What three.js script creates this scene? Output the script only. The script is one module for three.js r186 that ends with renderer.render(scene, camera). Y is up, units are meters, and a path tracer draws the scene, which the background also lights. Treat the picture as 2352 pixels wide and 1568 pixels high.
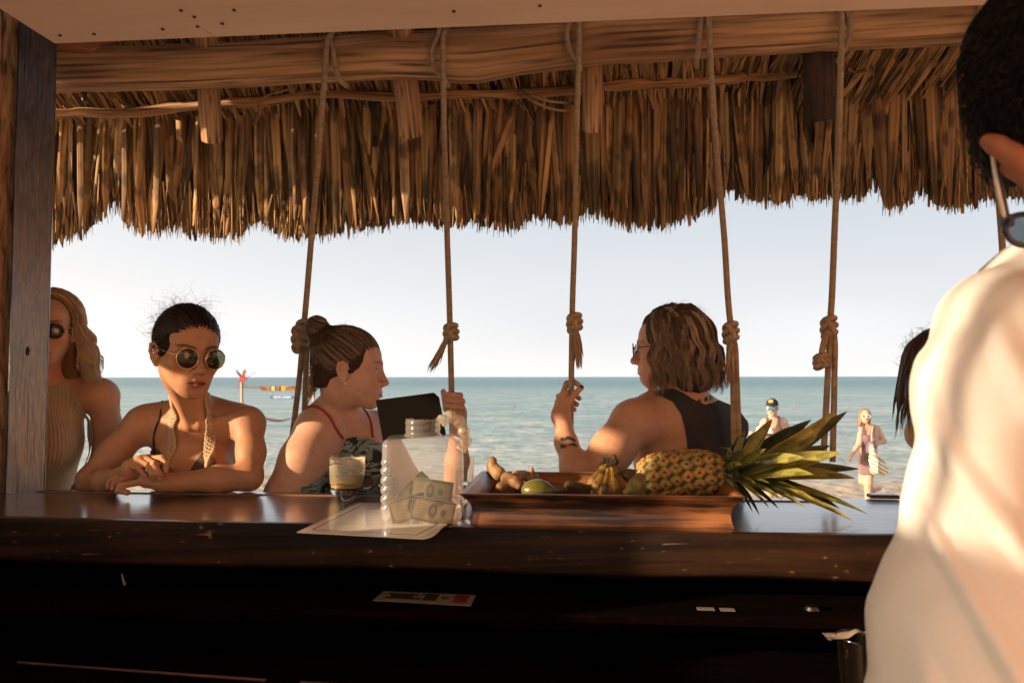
import * as THREE from 'three';
import { mergeGeometries } from 'three/addons/utils/BufferGeometryUtils.js';
import { RoundedBoxGeometry } from 'three/addons/geometries/RoundedBoxGeometry.js';

// ---------------------------------------------------------------- camera, sky, sun, exposure
const V = (x, y, z) => new THREE.Vector3(x, y, z);
const scene = new THREE.Scene();
const EYE = 1.37, FPX = 1760;                       // metres above the bar floor; focal length in picture units (2352 wide)
const camera = new THREE.PerspectiveCamera(2 * Math.atan(784 / FPX) * 180 / Math.PI, 2352 / 1568, 0.05, 30000);
camera.rotation.order = 'YXZ';
camera.position.set(0, EYE, 0);
camera.rotation.set(Math.atan(80.5 / FPX), 5 * Math.PI / 180, -0.0012);
camera.focus = 2.12;
camera.userData.fStop = 5.0;
camera.updateMatrixWorld(true);
const renderer = new THREE.WebGLRenderer({ antialias: true });
renderer.toneMapping = THREE.LinearToneMapping;
renderer.toneMappingExposure = 1.92;
renderer.shadowMap.enabled = true;

const SUN = V(-0.885, 0.24, 0.42).normalize();      // low, behind the viewer and to the left
{
  const W = 1024, H = 512, d = new Float32Array(W * H * 4), dir = V(0, 0, 0);
  for (let j = 0; j < H; j++) for (let i = 0; i < W; i++) {
    const up = ((j + 0.5) / H - 0.5) * Math.PI, r = ((i + 0.5) / W - 0.5) * 2 * Math.PI;
    dir.set(Math.cos(r) * Math.cos(up), Math.sin(up), Math.sin(r) * Math.cos(up));
    const e = Math.max(0, dir.y), a = Math.exp(-e * 3.0), g = Math.max(0, dir.dot(SUN));
    const veil = 0.026 * Math.sin(dir.x * 9 + 3 * Math.sin(dir.z * 7)) * Math.exp(-((e - 0.06) * (e - 0.06)) / 0.0012);
    const glow = 1.5 * Math.pow(g, 4) * Math.exp(-e * 1.2) + 3.0 * Math.pow(g, 24);
    const o = (j * W + i) * 4;
    const west = Math.pow(0.5 + 0.5 * dir.dot(SUN), 3);
    d[o] = (0.15 + 0.378 * a) * (1 + 1.0 * west) + veil + glow * 1.0;
    d[o + 1] = (0.222 + 0.298 * a) * (1 + 0.72 * west) + veil + glow * 0.62;
    d[o + 2] = (0.298 + 0.218 * a) * (1 + 0.45 * west) + veil * 0.9 + glow * 0.3;
    d[o + 3] = 1;
  }
  const sky = new THREE.DataTexture(d, W, H, THREE.RGBAFormat, THREE.FloatType);
  sky.mapping = THREE.EquirectangularReflectionMapping;
  sky.magFilter = THREE.LinearFilter; sky.needsUpdate = true;
  scene.background = sky; scene.environment = sky;
}
const sun = new THREE.DirectionalLight(new THREE.Color().setRGB(1, 0.73, 0.47), 5);
sun.position.copy(SUN).multiplyScalar(40); sun.castShadow = true;
sun.shadow.mapSize.set(4096, 4096); sun.shadow.radius = 1.6;
Object.assign(sun.shadow.camera, { left: -30, right: 30, top: 30, bottom: -30, near: 1, far: 120 });
scene.add(sun, sun.target);

// ---------------------------------------------------------------- placing
const _q = camera.quaternion.clone();
const rayDir = (px, py) => V((px - 1176) / FPX, (784 - py) / FPX, -1).applyQuaternion(_q);
const shiftP = { dy: 0, kd: 1 };
const P = (px, py, d) => rayDir(px, py + shiftP.dy).multiplyScalar(d * shiftP.kd).add(camera.position);            // at depth d before the lens
const Pz = (px, py, z) => { const r = rayDir(px, py); return r.multiplyScalar(z / r.z).add(camera.position); };
const Py = (px, py, y) => { const r = rayDir(px, py); return r.multiplyScalar((y - EYE) / r.y).add(camera.position); };

// ---------------------------------------------------------------- random numbers and noise
let _s = 12345;
const seed = (n) => { _s = n >>> 0; };
const rnd = () => { _s = (_s + 0x6d2b79f5) | 0; let t = Math.imul(_s ^ (_s >>> 15), 1 | _s); t = (t + Math.imul(t ^ (t >>> 7), 61 | t)) ^ t; return ((t ^ (t >>> 14)) >>> 0) / 4294967296; };
const rr = (a, b) => a + (b - a) * rnd();
const gauss = () => (rnd() + rnd() + rnd() - 1.5) * 1.15;
const pick = (a) => a[Math.floor(rnd() * a.length)];
const clamp = (x, a, b) => Math.min(b, Math.max(a, x)), lerp = (a, b, t) => a + (b - a) * t;
const smooth = (a, b, x) => { const t = clamp((x - a) / (b - a), 0, 1); return t * t * (3 - 2 * t); };
const hash3 = (x, y, z) => { let h = Math.imul(x, 374761393) ^ Math.imul(y, 668265263) ^ Math.imul(z, 2147483647 - 5); h = Math.imul(h ^ (h >>> 13), 1274126177); return ((h ^ (h >>> 16)) >>> 0) / 4294967296; };
const fade = (t) => t * t * (3 - 2 * t);
function noise3(x, y, z) {
  const i = Math.floor(x), j = Math.floor(y), k = Math.floor(z), u = fade(x - i), v = fade(y - j), w = fade(z - k);
  const L = (a, b) => lerp(lerp(hash3(i, j + a, k + b), hash3(i + 1, j + a, k + b), u), 0, 0);
  return lerp(lerp(L(0, 0), L(1, 0), v), lerp(L(0, 1), L(1, 1), v), w) * 2 - 1;
}
// tileable value noise: periods px, py cells over 0..1
function tnoise(u, v, px, py, s = 0) {
  const x = u * px, y = v * py, i = Math.floor(x), j = Math.floor(y), a = fade(x - i), b = fade(y - j);
  const h = (m, n) => hash3(((i + m) % px + px) % px, ((j + n) % py + py) % py, s * 17 + 3);
  return lerp(lerp(h(0, 0), h(1, 0), a), lerp(h(0, 1), h(1, 1), a), b);
}
const tfbm = (u, v, px, py, s = 0, n = 4) => { let t = 0, a = 0.5, q = 0; for (let k = 0; k < n; k++) { t += a * tnoise(u, v, px << k, py << k, s + k); q += a; a *= 0.5; } return t / q; };

// ---------------------------------------------------------------- textures: fn(u, v) -> [r, g, b] in 0..1 (sRGB when colour)
function tex(w, h, fn, srgb = true) {
  const d = new Uint8Array(w * h * 4);
  for (let j = 0; j < h; j++) for (let i = 0; i < w; i++) {
    const c = fn((i + 0.5) / w, (j + 0.5) / h), o = (j * w + i) * 4;
    for (let k = 0; k < 3; k++) d[o + k] = clamp(Math.round((Array.isArray(c) ? c[k] : c) * 255), 0, 255);
    d[o + 3] = 255;
  }
  const t = new THREE.DataTexture(d, w, h, THREE.RGBAFormat);
  t.wrapS = t.wrapT = THREE.RepeatWrapping; t.magFilter = THREE.LinearFilter; t.minFilter = THREE.LinearMipmapLinearFilter; t.generateMipmaps = true;
  if (srgb) t.colorSpace = THREE.SRGBColorSpace;
  t.needsUpdate = true;
  return t;
}
const rep = (t, sx, sy) => { const c = t.clone(); c.repeat.set(sx, sy); c.needsUpdate = true; return c; };
function canvasTex(w, h, draw) {
  const c = document.createElement('canvas'); c.width = w; c.height = h; draw(c.getContext('2d'), w, h);
  const t = new THREE.CanvasTexture(c); t.colorSpace = THREE.SRGBColorSpace; t.magFilter = THREE.LinearFilter; return t;
}
const toS = (x) => (x <= 0.0031308 ? 12.92 * x : 1.055 * Math.pow(x, 1 / 2.4) - 0.055);
const S3 = (r, g, b) => [toS(r), toS(g), toS(b)];                 // linear albedo -> sRGB triple for tex()
const mix3 = (a, b, t) => [lerp(a[0], b[0], t), lerp(a[1], b[1], t), lerp(a[2], b[2], t)];
const lin = (r, g, b) => new THREE.Color().setRGB(r, g, b);
const std = (o) => new THREE.MeshStandardMaterial(o), phys = (o) => new THREE.MeshPhysicalMaterial(o);

// ---------------------------------------------------------------- things, parts, names
const used = {};
function numbered(n) { used[n] = (used[n] ?? -1) + 1; return used[n] ? n + '_' + String(used[n]).padStart(3, '0') : n; }
function tag(o, label, category, group, kind) {
  if (label) o.userData.label = label;
  if (category) o.userData.category = category;
  if (group) o.userData.group = group;
  if (kind) o.userData.kind = kind;
  return o;
}
function thing(name, label, category, at = V(0, 0, 0), group) {
  const o = new THREE.Group(); o.name = numbered(name); o.position.copy(at); scene.add(o);
  return tag(o, label, category, group);
}
function shade(m) { m.castShadow = true; m.receiveShadow = true; return m; }
// a mesh whose geometry is in world coordinates, put under parent (which is only moved, never turned)
function part(name, geo, mat, parent, local = false, label) {
  const m = shade(new THREE.Mesh(geo, mat)); m.name = name;
  if (!local) { const o = V(0, 0, 0); for (let p = parent; p && p !== scene; p = p.parent) o.sub(p.position); geo.translate(o.x, o.y, o.z); }
  if (label) m.userData.label = label;
  parent.add(m); return m;
}
function solo(name, geo, mat, label, category, group, kind) {
  const m = shade(new THREE.Mesh(geo, mat)); m.name = numbered(name);
  geo.computeBoundingBox(); const b = geo.boundingBox, c = V((b.min.x + b.max.x) / 2, b.min.y, (b.min.z + b.max.z) / 2);
  geo.translate(-c.x, -c.y, -c.z); m.position.copy(c); scene.add(m);
  return tag(m, label, category, group, kind);
}

// ---------------------------------------------------------------- geometry helpers
function geom(pos, idx, uv, col, nor) {
  const g = new THREE.BufferGeometry();
  g.setAttribute('position', new THREE.Float32BufferAttribute(pos, 3));
  if (uv) g.setAttribute('uv', new THREE.Float32BufferAttribute(uv, 2));
  if (col) g.setAttribute('color', new THREE.Float32BufferAttribute(col, 3));
  if (idx) g.setIndex(idx);
  if (nor) g.setAttribute('normal', new THREE.Float32BufferAttribute(nor, 3)); else g.computeVertexNormals();
  return g;
}
// swept tube; radius(t, angle) or number; uv in metres; colour(t) optional
function tube(pts, radius, sides = 8, { cap = true, col = null, flat = 1, roll = 0 } = {}) {
  const n = pts.length, pos = [], uv = [], idx = [], cols = [], R = typeof radius === 'function' ? radius : () => radius;
  let N = null, len = 0;
  for (let i = 0; i < n; i++) {
    const T = pts[Math.min(n - 1, i + 1)].clone().sub(pts[Math.max(0, i - 1)]).normalize();
    if (i) len += pts[i].distanceTo(pts[i - 1]);
    if (!N) { N = Math.abs(T.y) < 0.9 ? V(0, 1, 0) : V(0, 0, 1); }
    N = N.sub(T.clone().multiplyScalar(N.dot(T))).normalize();
    const B = T.clone().cross(N);
    for (let s = 0; s <= sides; s++) {
      const a = s / sides * Math.PI * 2, r = R(i / (n - 1), a), c = Math.cos(a + roll) * r, e = Math.sin(a + roll) * r * flat;
      pos.push(pts[i].x + N.x * c + B.x * e, pts[i].y + N.y * c + B.y * e, pts[i].z + N.z * c + B.z * e);
      uv.push(s / sides * Math.PI * 2 * R(0.5, 0), len);
      if (col) { const k = col(i / (n - 1), a); cols.push(k[0], k[1], k[2]); }
    }
  }
  const w = sides + 1;
  for (let i = 0; i < n - 1; i++) for (let s = 0; s < sides; s++) { const a = i * w + s; idx.push(a, a + 1, a + w, a + 1, a + w + 1, a + w); }
  if (cap && sides > 3) for (const [i, f] of [[0, 1], [n - 1, -1]]) {
    const c = pos.length / 3; pos.push(pts[i].x, pts[i].y, pts[i].z); uv.push(0, 0);
    if (col) { const k = col(i / (n - 1), 0); cols.push(k[0], k[1], k[2]); }
    const base = c + 1;
    for (let s = 0; s <= sides; s++) { const o = (i * w + s); pos.push(pos[o * 3], pos[o * 3 + 1], pos[o * 3 + 2]); uv.push(Math.cos(s / sides * 6.283) * 0.04, Math.sin(s / sides * 6.283) * 0.04); if (col) cols.push(cols[o * 3], cols[o * 3 + 1], cols[o * 3 + 2]); }
    for (let s = 0; s < sides; s++) f > 0 ? idx.push(c, base + s + 1, base + s) : idx.push(c, base + s, base + s + 1);
  }
  return geom(pos, idx, uv, col ? cols : null);
}
const curve = (pts, n) => new THREE.CatmullRomCurve3(pts).getPoints(n);
function box(x0, x1, y0, y1, z0, z1, r = 0.004) {
  const g = new RoundedBoxGeometry(x1 - x0, y1 - y0, z1 - z0, 2, Math.min(r, (x1 - x0) / 2.1, (y1 - y0) / 2.1, (z1 - z0) / 2.1));
  const n = g.attributes.normal, p = g.attributes.position, u = g.attributes.uv;          // uv in metres by main axis
  for (let i = 0; i < p.count; i++) {
    const ax = Math.abs(n.getX(i)), ay = Math.abs(n.getY(i)), az = Math.abs(n.getZ(i));
    if (ax > ay && ax > az) u.setXY(i, p.getY(i), p.getZ(i)); else if (ay > az) u.setXY(i, p.getZ(i), p.getX(i)); else u.setXY(i, p.getY(i), p.getX(i));
  }
  return g.translate((x0 + x1) / 2, (y0 + y1) / 2, (z0 + z1) / 2);
}
const merge = (list) => mergeGeometries(list.map((g) => { const h = g.index ? g.toNonIndexed() : g; for (const k of Object.keys(h.attributes)) if (!['position', 'normal', 'uv', 'color'].includes(k)) h.deleteAttribute(k); return h; }));
function tint(g, c) { const n = g.attributes.position.count, a = new Float32Array(n * 3); for (let i = 0; i < n; i++) a.set(c, i * 3); g.setAttribute('color', new THREE.BufferAttribute(a, 3)); return g; }
// ---------------------------------------------------------------- sculpting: smooth unions of tapered capsules and ellipsoids, meshed with surface nets
class Sculpt {
  constructor() { this.list = []; this.M = new THREE.Matrix4(); this.s = 1; }
  frame(M) { this.M = M ? M.clone() : new THREE.Matrix4(); this.s = V(1, 0, 0).applyMatrix4(this.M).sub(V(0, 0, 0).applyMatrix4(this.M)).length(); return this; }
  cone(a, b, ra, rb, k = 0.02, sub = false) {
    a = a.clone().applyMatrix4(this.M); b = b.clone().applyMatrix4(this.M);
    const dx = b.x - a.x, dy = b.y - a.y, dz = b.z - a.z;
    this.list.push({ t: 0, x: a.x, y: a.y, z: a.z, dx, dy, dz, q: 1 / Math.max(1e-9, dx * dx + dy * dy + dz * dz), ra: ra * this.s, rb: rb * this.s, k: k * this.s, sub });
    return this;
  }
  chain(pts, radii, k = 0.02) { for (let i = 0; i < pts.length - 1; i++) this.cone(pts[i], pts[i + 1], radii[i], radii[i + 1], k); return this; }
  ell(c, r, k = 0.02, sub = false, rot = null) {
    c = c.clone().applyMatrix4(this.M);
    const m = new THREE.Matrix4().extractRotation(this.M); if (rot) m.multiply(new THREE.Matrix4().makeRotationFromEuler(rot));
    const e = m.elements, s = this.s;
    this.list.push({ t: 1, x: c.x, y: c.y, z: c.z, e: [e[0], e[1], e[2], e[4], e[5], e[6], e[8], e[9], e[10]], rx: r.x * s, ry: r.y * s, rz: r.z * s, k: k * s, sub });
    return this;
  }
  static d(p, x, y, z) {
    x -= p.x; y -= p.y; z -= p.z;
    if (p.t === 0) {
      let h = (x * p.dx + y * p.dy + z * p.dz) * p.q; h = h < 0 ? 0 : h > 1 ? 1 : h;
      x -= p.dx * h; y -= p.dy * h; z -= p.dz * h;
      return Math.sqrt(x * x + y * y + z * z) - (p.ra + (p.rb - p.ra) * h);
    }
    const e = p.e, a = (x * e[0] + y * e[1] + z * e[2]) / p.rx, b = (x * e[3] + y * e[4] + z * e[5]) / p.ry, c = (x * e[6] + y * e[7] + z * e[8]) / p.rz;
    const k0 = Math.sqrt(a * a + b * b + c * c), a2 = a / p.rx, b2 = b / p.ry, c2 = c / p.rz, k1 = Math.sqrt(a2 * a2 + b2 * b2 + c2 * c2);
    return k1 < 1e-9 ? -Math.min(p.rx, p.ry, p.rz) : k0 * (k0 - 1) / k1;
  }
  at(x, y, z, list = this.list) {
    let d = 1e3;
    for (let i = 0; i < list.length; i++) {
      const p = list[i], e = Sculpt.d(p, x, y, z), k = p.k;
      if (p.sub) { const h = Math.max(k - Math.abs(d + e), 0) / k; d = Math.max(d, -e) + h * h * k * 0.25; }
      else { const h = Math.max(k - Math.abs(d - e), 0) / k; d = Math.min(d, e) - h * h * k * 0.25; }
    }
    return d;
  }
  bounds() {
    const b = new THREE.Box3();
    for (const p of this.list) if (!p.sub) {
      if (p.t === 0) { b.expandByPoint(V(p.x - p.ra, p.y - p.ra, p.z - p.ra)); b.expandByPoint(V(p.x + p.ra, p.y + p.ra, p.z + p.ra)); const x = p.x + p.dx, y = p.y + p.dy, z = p.z + p.dz; b.expandByPoint(V(x - p.rb, y - p.rb, z - p.rb)); b.expandByPoint(V(x + p.rb, y + p.rb, z + p.rb)); }
      else { const r = Math.max(p.rx, p.ry, p.rz); b.expandByPoint(V(p.x - r, p.y - r, p.z - r)); b.expandByPoint(V(p.x + r, p.y + r, p.z + r)); }
    }
    return b;
  }
  // nearest point on the surface
  snap(p, off = 0) {
    for (let i = 0; i < 8; i++) { const d = this.at(p.x, p.y, p.z) - off; if (Math.abs(d) < 2e-4) break; const n = this.normal(p); p.addScaledVector(n, -d * 0.9); }
    return p;
  }
  normal(p, list = this.list, h = 0.0012) {
    const n = V(this.at(p.x + h, p.y, p.z, list) - this.at(p.x - h, p.y, p.z, list), this.at(p.x, p.y + h, p.z, list) - this.at(p.x, p.y - h, p.z, list), this.at(p.x, p.y, p.z + h, list) - this.at(p.x, p.y, p.z - h, list));
    return n.lengthSq() > 0 ? n.normalize() : n.set(0, 1, 0);
  }
  // offset(x, y, z): how far outside the body the surface lies; clip(x, y, z): negative where the surface is kept; color(p, n) -> linear rgb; uv(p) optional
  mesh(h, { offset = null, clip = null, color = null, box = null, uvf = null, slack = 0 } = {}) {
    const b = (box ?? this.bounds()).clone().expandByScalar(2 * h + (offset ? 0.012 + slack : 0.004)), N = 8;
    const n = ['x', 'y', 'z'].map((k) => Math.ceil((b.max[k] - b.min[k]) / h / N) * N + 1), [nx, ny, nz] = n;
    const val = new Float32Array(nx * ny * nz).fill(1), done = new Uint8Array(nx * ny * nz), bl = n.map((m) => (m - 1) / N), lists = new Array(bl[0] * bl[1] * bl[2]);
    const R = h * N * Math.sqrt(3) / 2, all = this.list;
    const F = (x, y, z, list) => { let d = this.at(x, y, z, list); if (offset) d -= offset(x, y, z); if (clip) { const c = clip(x, y, z); if (c > d) d = c; } return d; };
    for (let bz = 0; bz < bl[2]; bz++) for (let by = 0; by < bl[1]; by++) for (let bx = 0; bx < bl[0]; bx++) {
      const cx = b.min.x + (bx + 0.5) * N * h, cy = b.min.y + (by + 0.5) * N * h, cz = b.min.z + (bz + 0.5) * N * h;
      const d0 = this.at(cx, cy, cz), far = Math.abs(d0) > R * 1.7 + 0.012 + slack;
      let list = null;
      if (!far) { list = all.filter((p) => { const e = Sculpt.d(p, cx, cy, cz); return e < Math.max(Math.abs(d0), 0) + 2.6 * R + p.k + 0.01 + slack; }); lists[(bz * bl[1] + by) * bl[0] + bx] = list; }
      const sign = d0 < 0 ? -1 : 1;
      for (let k = 0; k <= N; k++) for (let j = 0; j <= N; j++) for (let i = 0; i <= N; i++) {
        const X = bx * N + i, Y = by * N + j, Z = bz * N + k, o = (Z * ny + Y) * nx + X;
        if (done[o]) continue;
        if (far) { if (!clip || d0 > 0) val[o] = sign; else val[o] = Math.max(-1, clip(b.min.x + X * h, b.min.y + Y * h, b.min.z + Z * h)); continue; }
        done[o] = 1; val[o] = F(b.min.x + X * h, b.min.y + Y * h, b.min.z + Z * h, list);
      }
    }
    const pos = [], nor = [], col = [], uv = [], idx = [], at = new Int32Array((nx - 1) * (ny - 1) * (nz - 1)).fill(-1), p = V(0, 0, 0);
    const cell = (x, y, z) => (z * (ny - 1) + y) * (nx - 1) + x, eps = 0.0012;
    for (let z = 0; z < nz - 1; z++) for (let y = 0; y < ny - 1; y++) for (let x = 0; x < nx - 1; x++) {
      let m = 0, sx = 0, sy = 0, sz = 0, c = 0; const v = [];
      for (let q = 0; q < 8; q++) { const w = val[((z + (q >> 2)) * ny + y + ((q >> 1) & 1)) * nx + x + (q & 1)]; v.push(w); if (w < 0) m |= 1 << q; }
      if (m === 0 || m === 255) continue;
      for (let q = 0; q < 8; q++) for (const bit of [1, 2, 4]) if (!(q & bit)) {
        const r = q | bit; if ((v[q] < 0) === (v[r] < 0)) continue;
        const t = v[q] / (v[q] - v[r]), g = (k) => ((q >> k) & 1) + (((r >> k) & 1) - ((q >> k) & 1)) * t;
        sx += g(0); sy += g(1); sz += g(2); c++;
      }
      p.set(b.min.x + (x + sx / c) * h, b.min.y + (y + sy / c) * h, b.min.z + (z + sz / c) * h);
      const list = lists[(((z / N) | 0) * bl[1] + ((y / N) | 0)) * bl[0] + ((x / N) | 0)] ?? all;
      const nn = V(F(p.x + eps, p.y, p.z, list) - F(p.x - eps, p.y, p.z, list), F(p.x, p.y + eps, p.z, list) - F(p.x, p.y - eps, p.z, list), F(p.x, p.y, p.z + eps, list) - F(p.x, p.y, p.z - eps, list));
      if (nn.lengthSq() > 0) nn.normalize(); else nn.set(0, 1, 0);
      const d = clamp(F(p.x, p.y, p.z, list), -h, h); p.addScaledVector(nn, -d * 0.8);
      at[cell(x, y, z)] = pos.length / 3;
      pos.push(p.x, p.y, p.z); nor.push(nn.x, nn.y, nn.z);
      if (color) { const k = color(p, nn); col.push(k[0], k[1], k[2]); }
      if (uvf) { const k = uvf(p, nn); uv.push(k[0], k[1]); }
    }
    const quad = (a, e, c, d, flip) => { if (a < 0 || e < 0 || c < 0 || d < 0) return; flip ? idx.push(a, c, e, a, d, c) : idx.push(a, e, c, a, c, d); };
    for (let z = 1; z < nz - 1; z++) for (let y = 1; y < ny - 1; y++) for (let x = 1; x < nx - 1; x++) {
      const o = (z * ny + y) * nx + x, v = val[o] < 0;
      if (v !== val[o + 1] < 0) quad(at[cell(x, y - 1, z - 1)], at[cell(x, y, z - 1)], at[cell(x, y, z)], at[cell(x, y - 1, z)], !v);
      if (v !== val[o + nx] < 0) quad(at[cell(x - 1, y, z - 1)], at[cell(x - 1, y, z)], at[cell(x, y, z)], at[cell(x, y, z - 1)], !v);
      if (v !== val[o + nx * ny] < 0) quad(at[cell(x - 1, y - 1, z)], at[cell(x, y - 1, z)], at[cell(x, y, z)], at[cell(x - 1, y, z)], !v);
    }
    return geom(pos, idx, uvf ? uv : null, color ? col : null, nor);
  }
}
// turn: yaw 0 faces +z (towards the viewer), positive yaw turns to the picture's right
const headFrame = (at, yaw, pitch, roll, size = 1) => new THREE.Matrix4().compose(at, new THREE.Quaternion().setFromEuler(new THREE.Euler(pitch, yaw, roll, 'YXZ')), V(size, size, size));

// A head in its own axes (y up, z forwards, x to its left), 0.224 m from chin to crown. Origin between the ears at eye level.
function sculptHead(S, M, o = {}) {
  const w = o.width ?? 1, jaw = o.jaw ?? 1, nose = o.nose ?? 1, lip = o.lips ?? 1;
  S.frame(M);
  S.ell(V(0, 0.032, -0.016), V(0.073 * w, 0.083, 0.093), 0.02).ell(V(0, 0.036, 0.032), V(0.06 * w, 0.05, 0.052), 0.03);
  S.ell(V(0, -0.028, 0.034), V(0.055 * w, 0.058, 0.05), 0.03);
  for (const s of [-1, 1]) {
    S.cone(V(s * 0.05 * w, -0.042, 0.0), V(s * 0.02, -0.088 * jaw, 0.058), 0.018, 0.015, 0.035);
    S.ell(V(s * 0.041 * w, -0.024, 0.054), V(0.022, 0.019, 0.021), 0.03);
  }
  S.ell(V(0, -0.064, 0.05), V(0.036, 0.03, 0.036), 0.03).ell(V(0, -0.093 * jaw, 0.069), V(0.0175, 0.0145, 0.0155), 0.026);
  S.cone(V(0, -0.06, -0.02), V(0, -0.03, -0.03), 0.045, 0.05, 0.03);
  for (const s of [-1, 1]) S.cone(V(s * 0.012, 0.021, 0.084), V(s * 0.044 * w, 0.021, 0.068), 0.0075, 0.0065, 0.014);
  for (const s of [-1, 1]) S.ell(V(s * 0.032, 0.0, 0.099), V(0.021, 0.0125, 0.02), 0.016, true);
  for (const s of [-1, 1]) S.ell(V(s * 0.031, -0.0005, 0.07), V(0.0155, 0.0125, 0.0125), 0.004);
  S.cone(V(0, 0.008, 0.083), V(0, -0.03, 0.101 + 0.004 * nose), 0.0085, 0.0095 * nose, 0.014).ell(V(0, -0.0345, 0.1025 + 0.004 * nose), V(0.0105 * nose, 0.0095 * nose, 0.0105 * nose), 0.008);
  for (const s of [-1, 1]) S.ell(V(s * 0.0115 * nose, -0.0385, 0.096), V(0.0078, 0.0072, 0.0105), 0.008).ell(V(s * 0.0065 * nose, -0.0455, 0.1005), V(0.0036, 0.003, 0.0046), 0.003, true);
  // mouth: muzzle, lips, the line between them
  S.ell(V(0, -0.066, 0.071), V(0.03, 0.021, 0.0205), 0.02);
  for (const s of [-1, 1]) {
    S.cone(V(s * 0.005, -0.0612, 0.0925), V(s * 0.0225, -0.0672, 0.0805), 0.0046 * lip, 0.002, 0.004);
    S.cone(V(0, -0.0738, 0.0915), V(s * 0.018, -0.0698, 0.0835), 0.0062 * lip, 0.0026, 0.005);
    S.cone(V(0, -0.0676, 0.0995), V(s * 0.0235, -0.0684, 0.0865), 0.0013, 0.001, 0.0035, true);
  }
  S.ell(V(0, -0.083, 0.095), V(0.017, 0.0045, 0.009), 0.008, true);
  // ears
  for (const s of o.ears ?? [-1, 1]) {
    const e = (x, y, z) => V(s * (0.071 * w + x), y, z), flare = o.flare ?? 1;
    S.ell(e(0.0045, -0.012, -0.012), V(0.0072, 0.026, 0.015), 0.006, false, new THREE.Euler(-0.2, s * 0.35 * flare, 0));
    const ring = [e(0.004, 0.0, 0.002), e(0.006, 0.014, -0.004), e(0.009 * flare, 0.018, -0.014), e(0.0125 * flare, 0.012, -0.025), e(0.0125 * flare, -0.004, -0.027), e(0.009 * flare, -0.022, -0.02), e(0.005, -0.036, -0.01)];
    S.chain(ring, [0.0035, 0.0042, 0.0044, 0.0044, 0.0042, 0.0045, 0.0062], 0.004);
    S.ell(e(0.0165, -0.009, -0.009), V(0.006, 0.011, 0.008), 0.003, true);
    S.cone(e(0.005, -0.014, 0.002), e(0.006, -0.022, 0), 0.0035, 0.003, 0.004);
  }
  S.frame(null);
  return S;
}
// skin colour with lips, brows, nails etc. painted where the dye is; heads: [{inv, lip, brow, brows, eyes}], spots: [[point, radius, rgb]]
function skinColor(base, heads = [], spots = []) {
  const q = V(0, 0, 0);
  return (p) => {
    const m = 0.6 * noise3(p.x * 38, p.y * 38, p.z * 38) + 0.7 * noise3(p.x * 95, p.y * 95, p.z * 95) + 0.5 * noise3(p.x * 260, p.y * 260, p.z * 260), fr = smooth(0.62, 0.8, noise3(p.x * 150 + 9, p.y * 150, p.z * 150));
    let c = [base[0] * (1 + 0.08 * m) * (1 - 0.08 * fr), base[1] * (1 + 0.11 * m) * (1 - 0.13 * fr), base[2] * (1 + 0.11 * m) * (1 - 0.16 * fr)];
    for (const h of heads) {
      q.copy(p).applyMatrix4(h.inv);
      if (q.length() > 0.16) continue;
      const front = smooth(0.05, 0.07, q.z);
      const flush = Math.exp(-((Math.abs(q.x) - 0.038) ** 2 + (q.y + 0.03) ** 2) / 0.0005) * front + 0.8 * Math.exp(-(q.x * q.x + (q.y + 0.036) ** 2) / 0.00025) * front;
      c = mix3(c, [c[0] * 1.05, c[1] * 0.8, c[2] * 0.74], flush * 0.6);
      const hgt = 0.0095 * (1 - (q.x / 0.026) ** 2), lips = Math.abs(q.x) < 0.025 ? smooth(hgt + 0.0015, hgt - 0.0015, Math.abs(q.y + 0.0685)) * front : 0;
      c = mix3(c, h.lip, lips * 0.85);
      const line = Math.abs(q.x) < 0.024 ? smooth(0.0018, 0.0006, Math.abs(q.y + 0.068 + 12 * q.x * q.x * 0.06)) * front : 0;
      c = mix3(c, [h.lip[0] * 0.35, h.lip[1] * 0.25, h.lip[2] * 0.25], line * 0.7);
      if (h.brow) {
        const ax = Math.abs(q.x), by = 0.0195 + 0.006 * Math.sin(clamp((ax - 0.012) / 0.04, 0, 1) * 2.5), bw = 0.0034 * (1 - 0.55 * smooth(0.03, 0.055, ax));
        const br = smooth(0.009, 0.014, ax) * smooth(0.057, 0.05, ax) * smooth(bw + 0.0012, bw - 0.0008, Math.abs(q.y - by)) * smooth(0.03, 0.05, q.z);
        c = mix3(c, h.brow, br * 0.85);
      }
      if (h.eyes) {
        const ex = Math.abs(q.x) - 0.031, in2 = (ex / 0.0125) ** 2 + ((q.y + 0.0005 ) / 0.0048) ** 2;
        if (q.z > 0.06) {
          c = mix3(c, [0.62, 0.58, 0.54], smooth(1.1, 0.85, in2));
          c = mix3(c, [0.05, 0.035, 0.025], smooth(0.0055, 0.0045, Math.hypot(ex, q.y + 0.0005)) * smooth(1.1, 0.9, in2));
          c = mix3(c, [0.02, 0.015, 0.012], smooth(0.0016, 0.0006, Math.abs(q.y - 0.0048 * Math.sqrt(Math.max(0, 1 - (ex / 0.014) ** 2)) - 0.0004)) * smooth(0.0145, 0.013, Math.abs(ex)));
        }
      }
    }
    for (const [s, r, k, soft = 0.25] of spots) { const d = p.distanceTo(s); if (d < r) c = mix3(c, k, smooth(r, r * (1 - soft), d)); }
    return c;
  };
}
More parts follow.
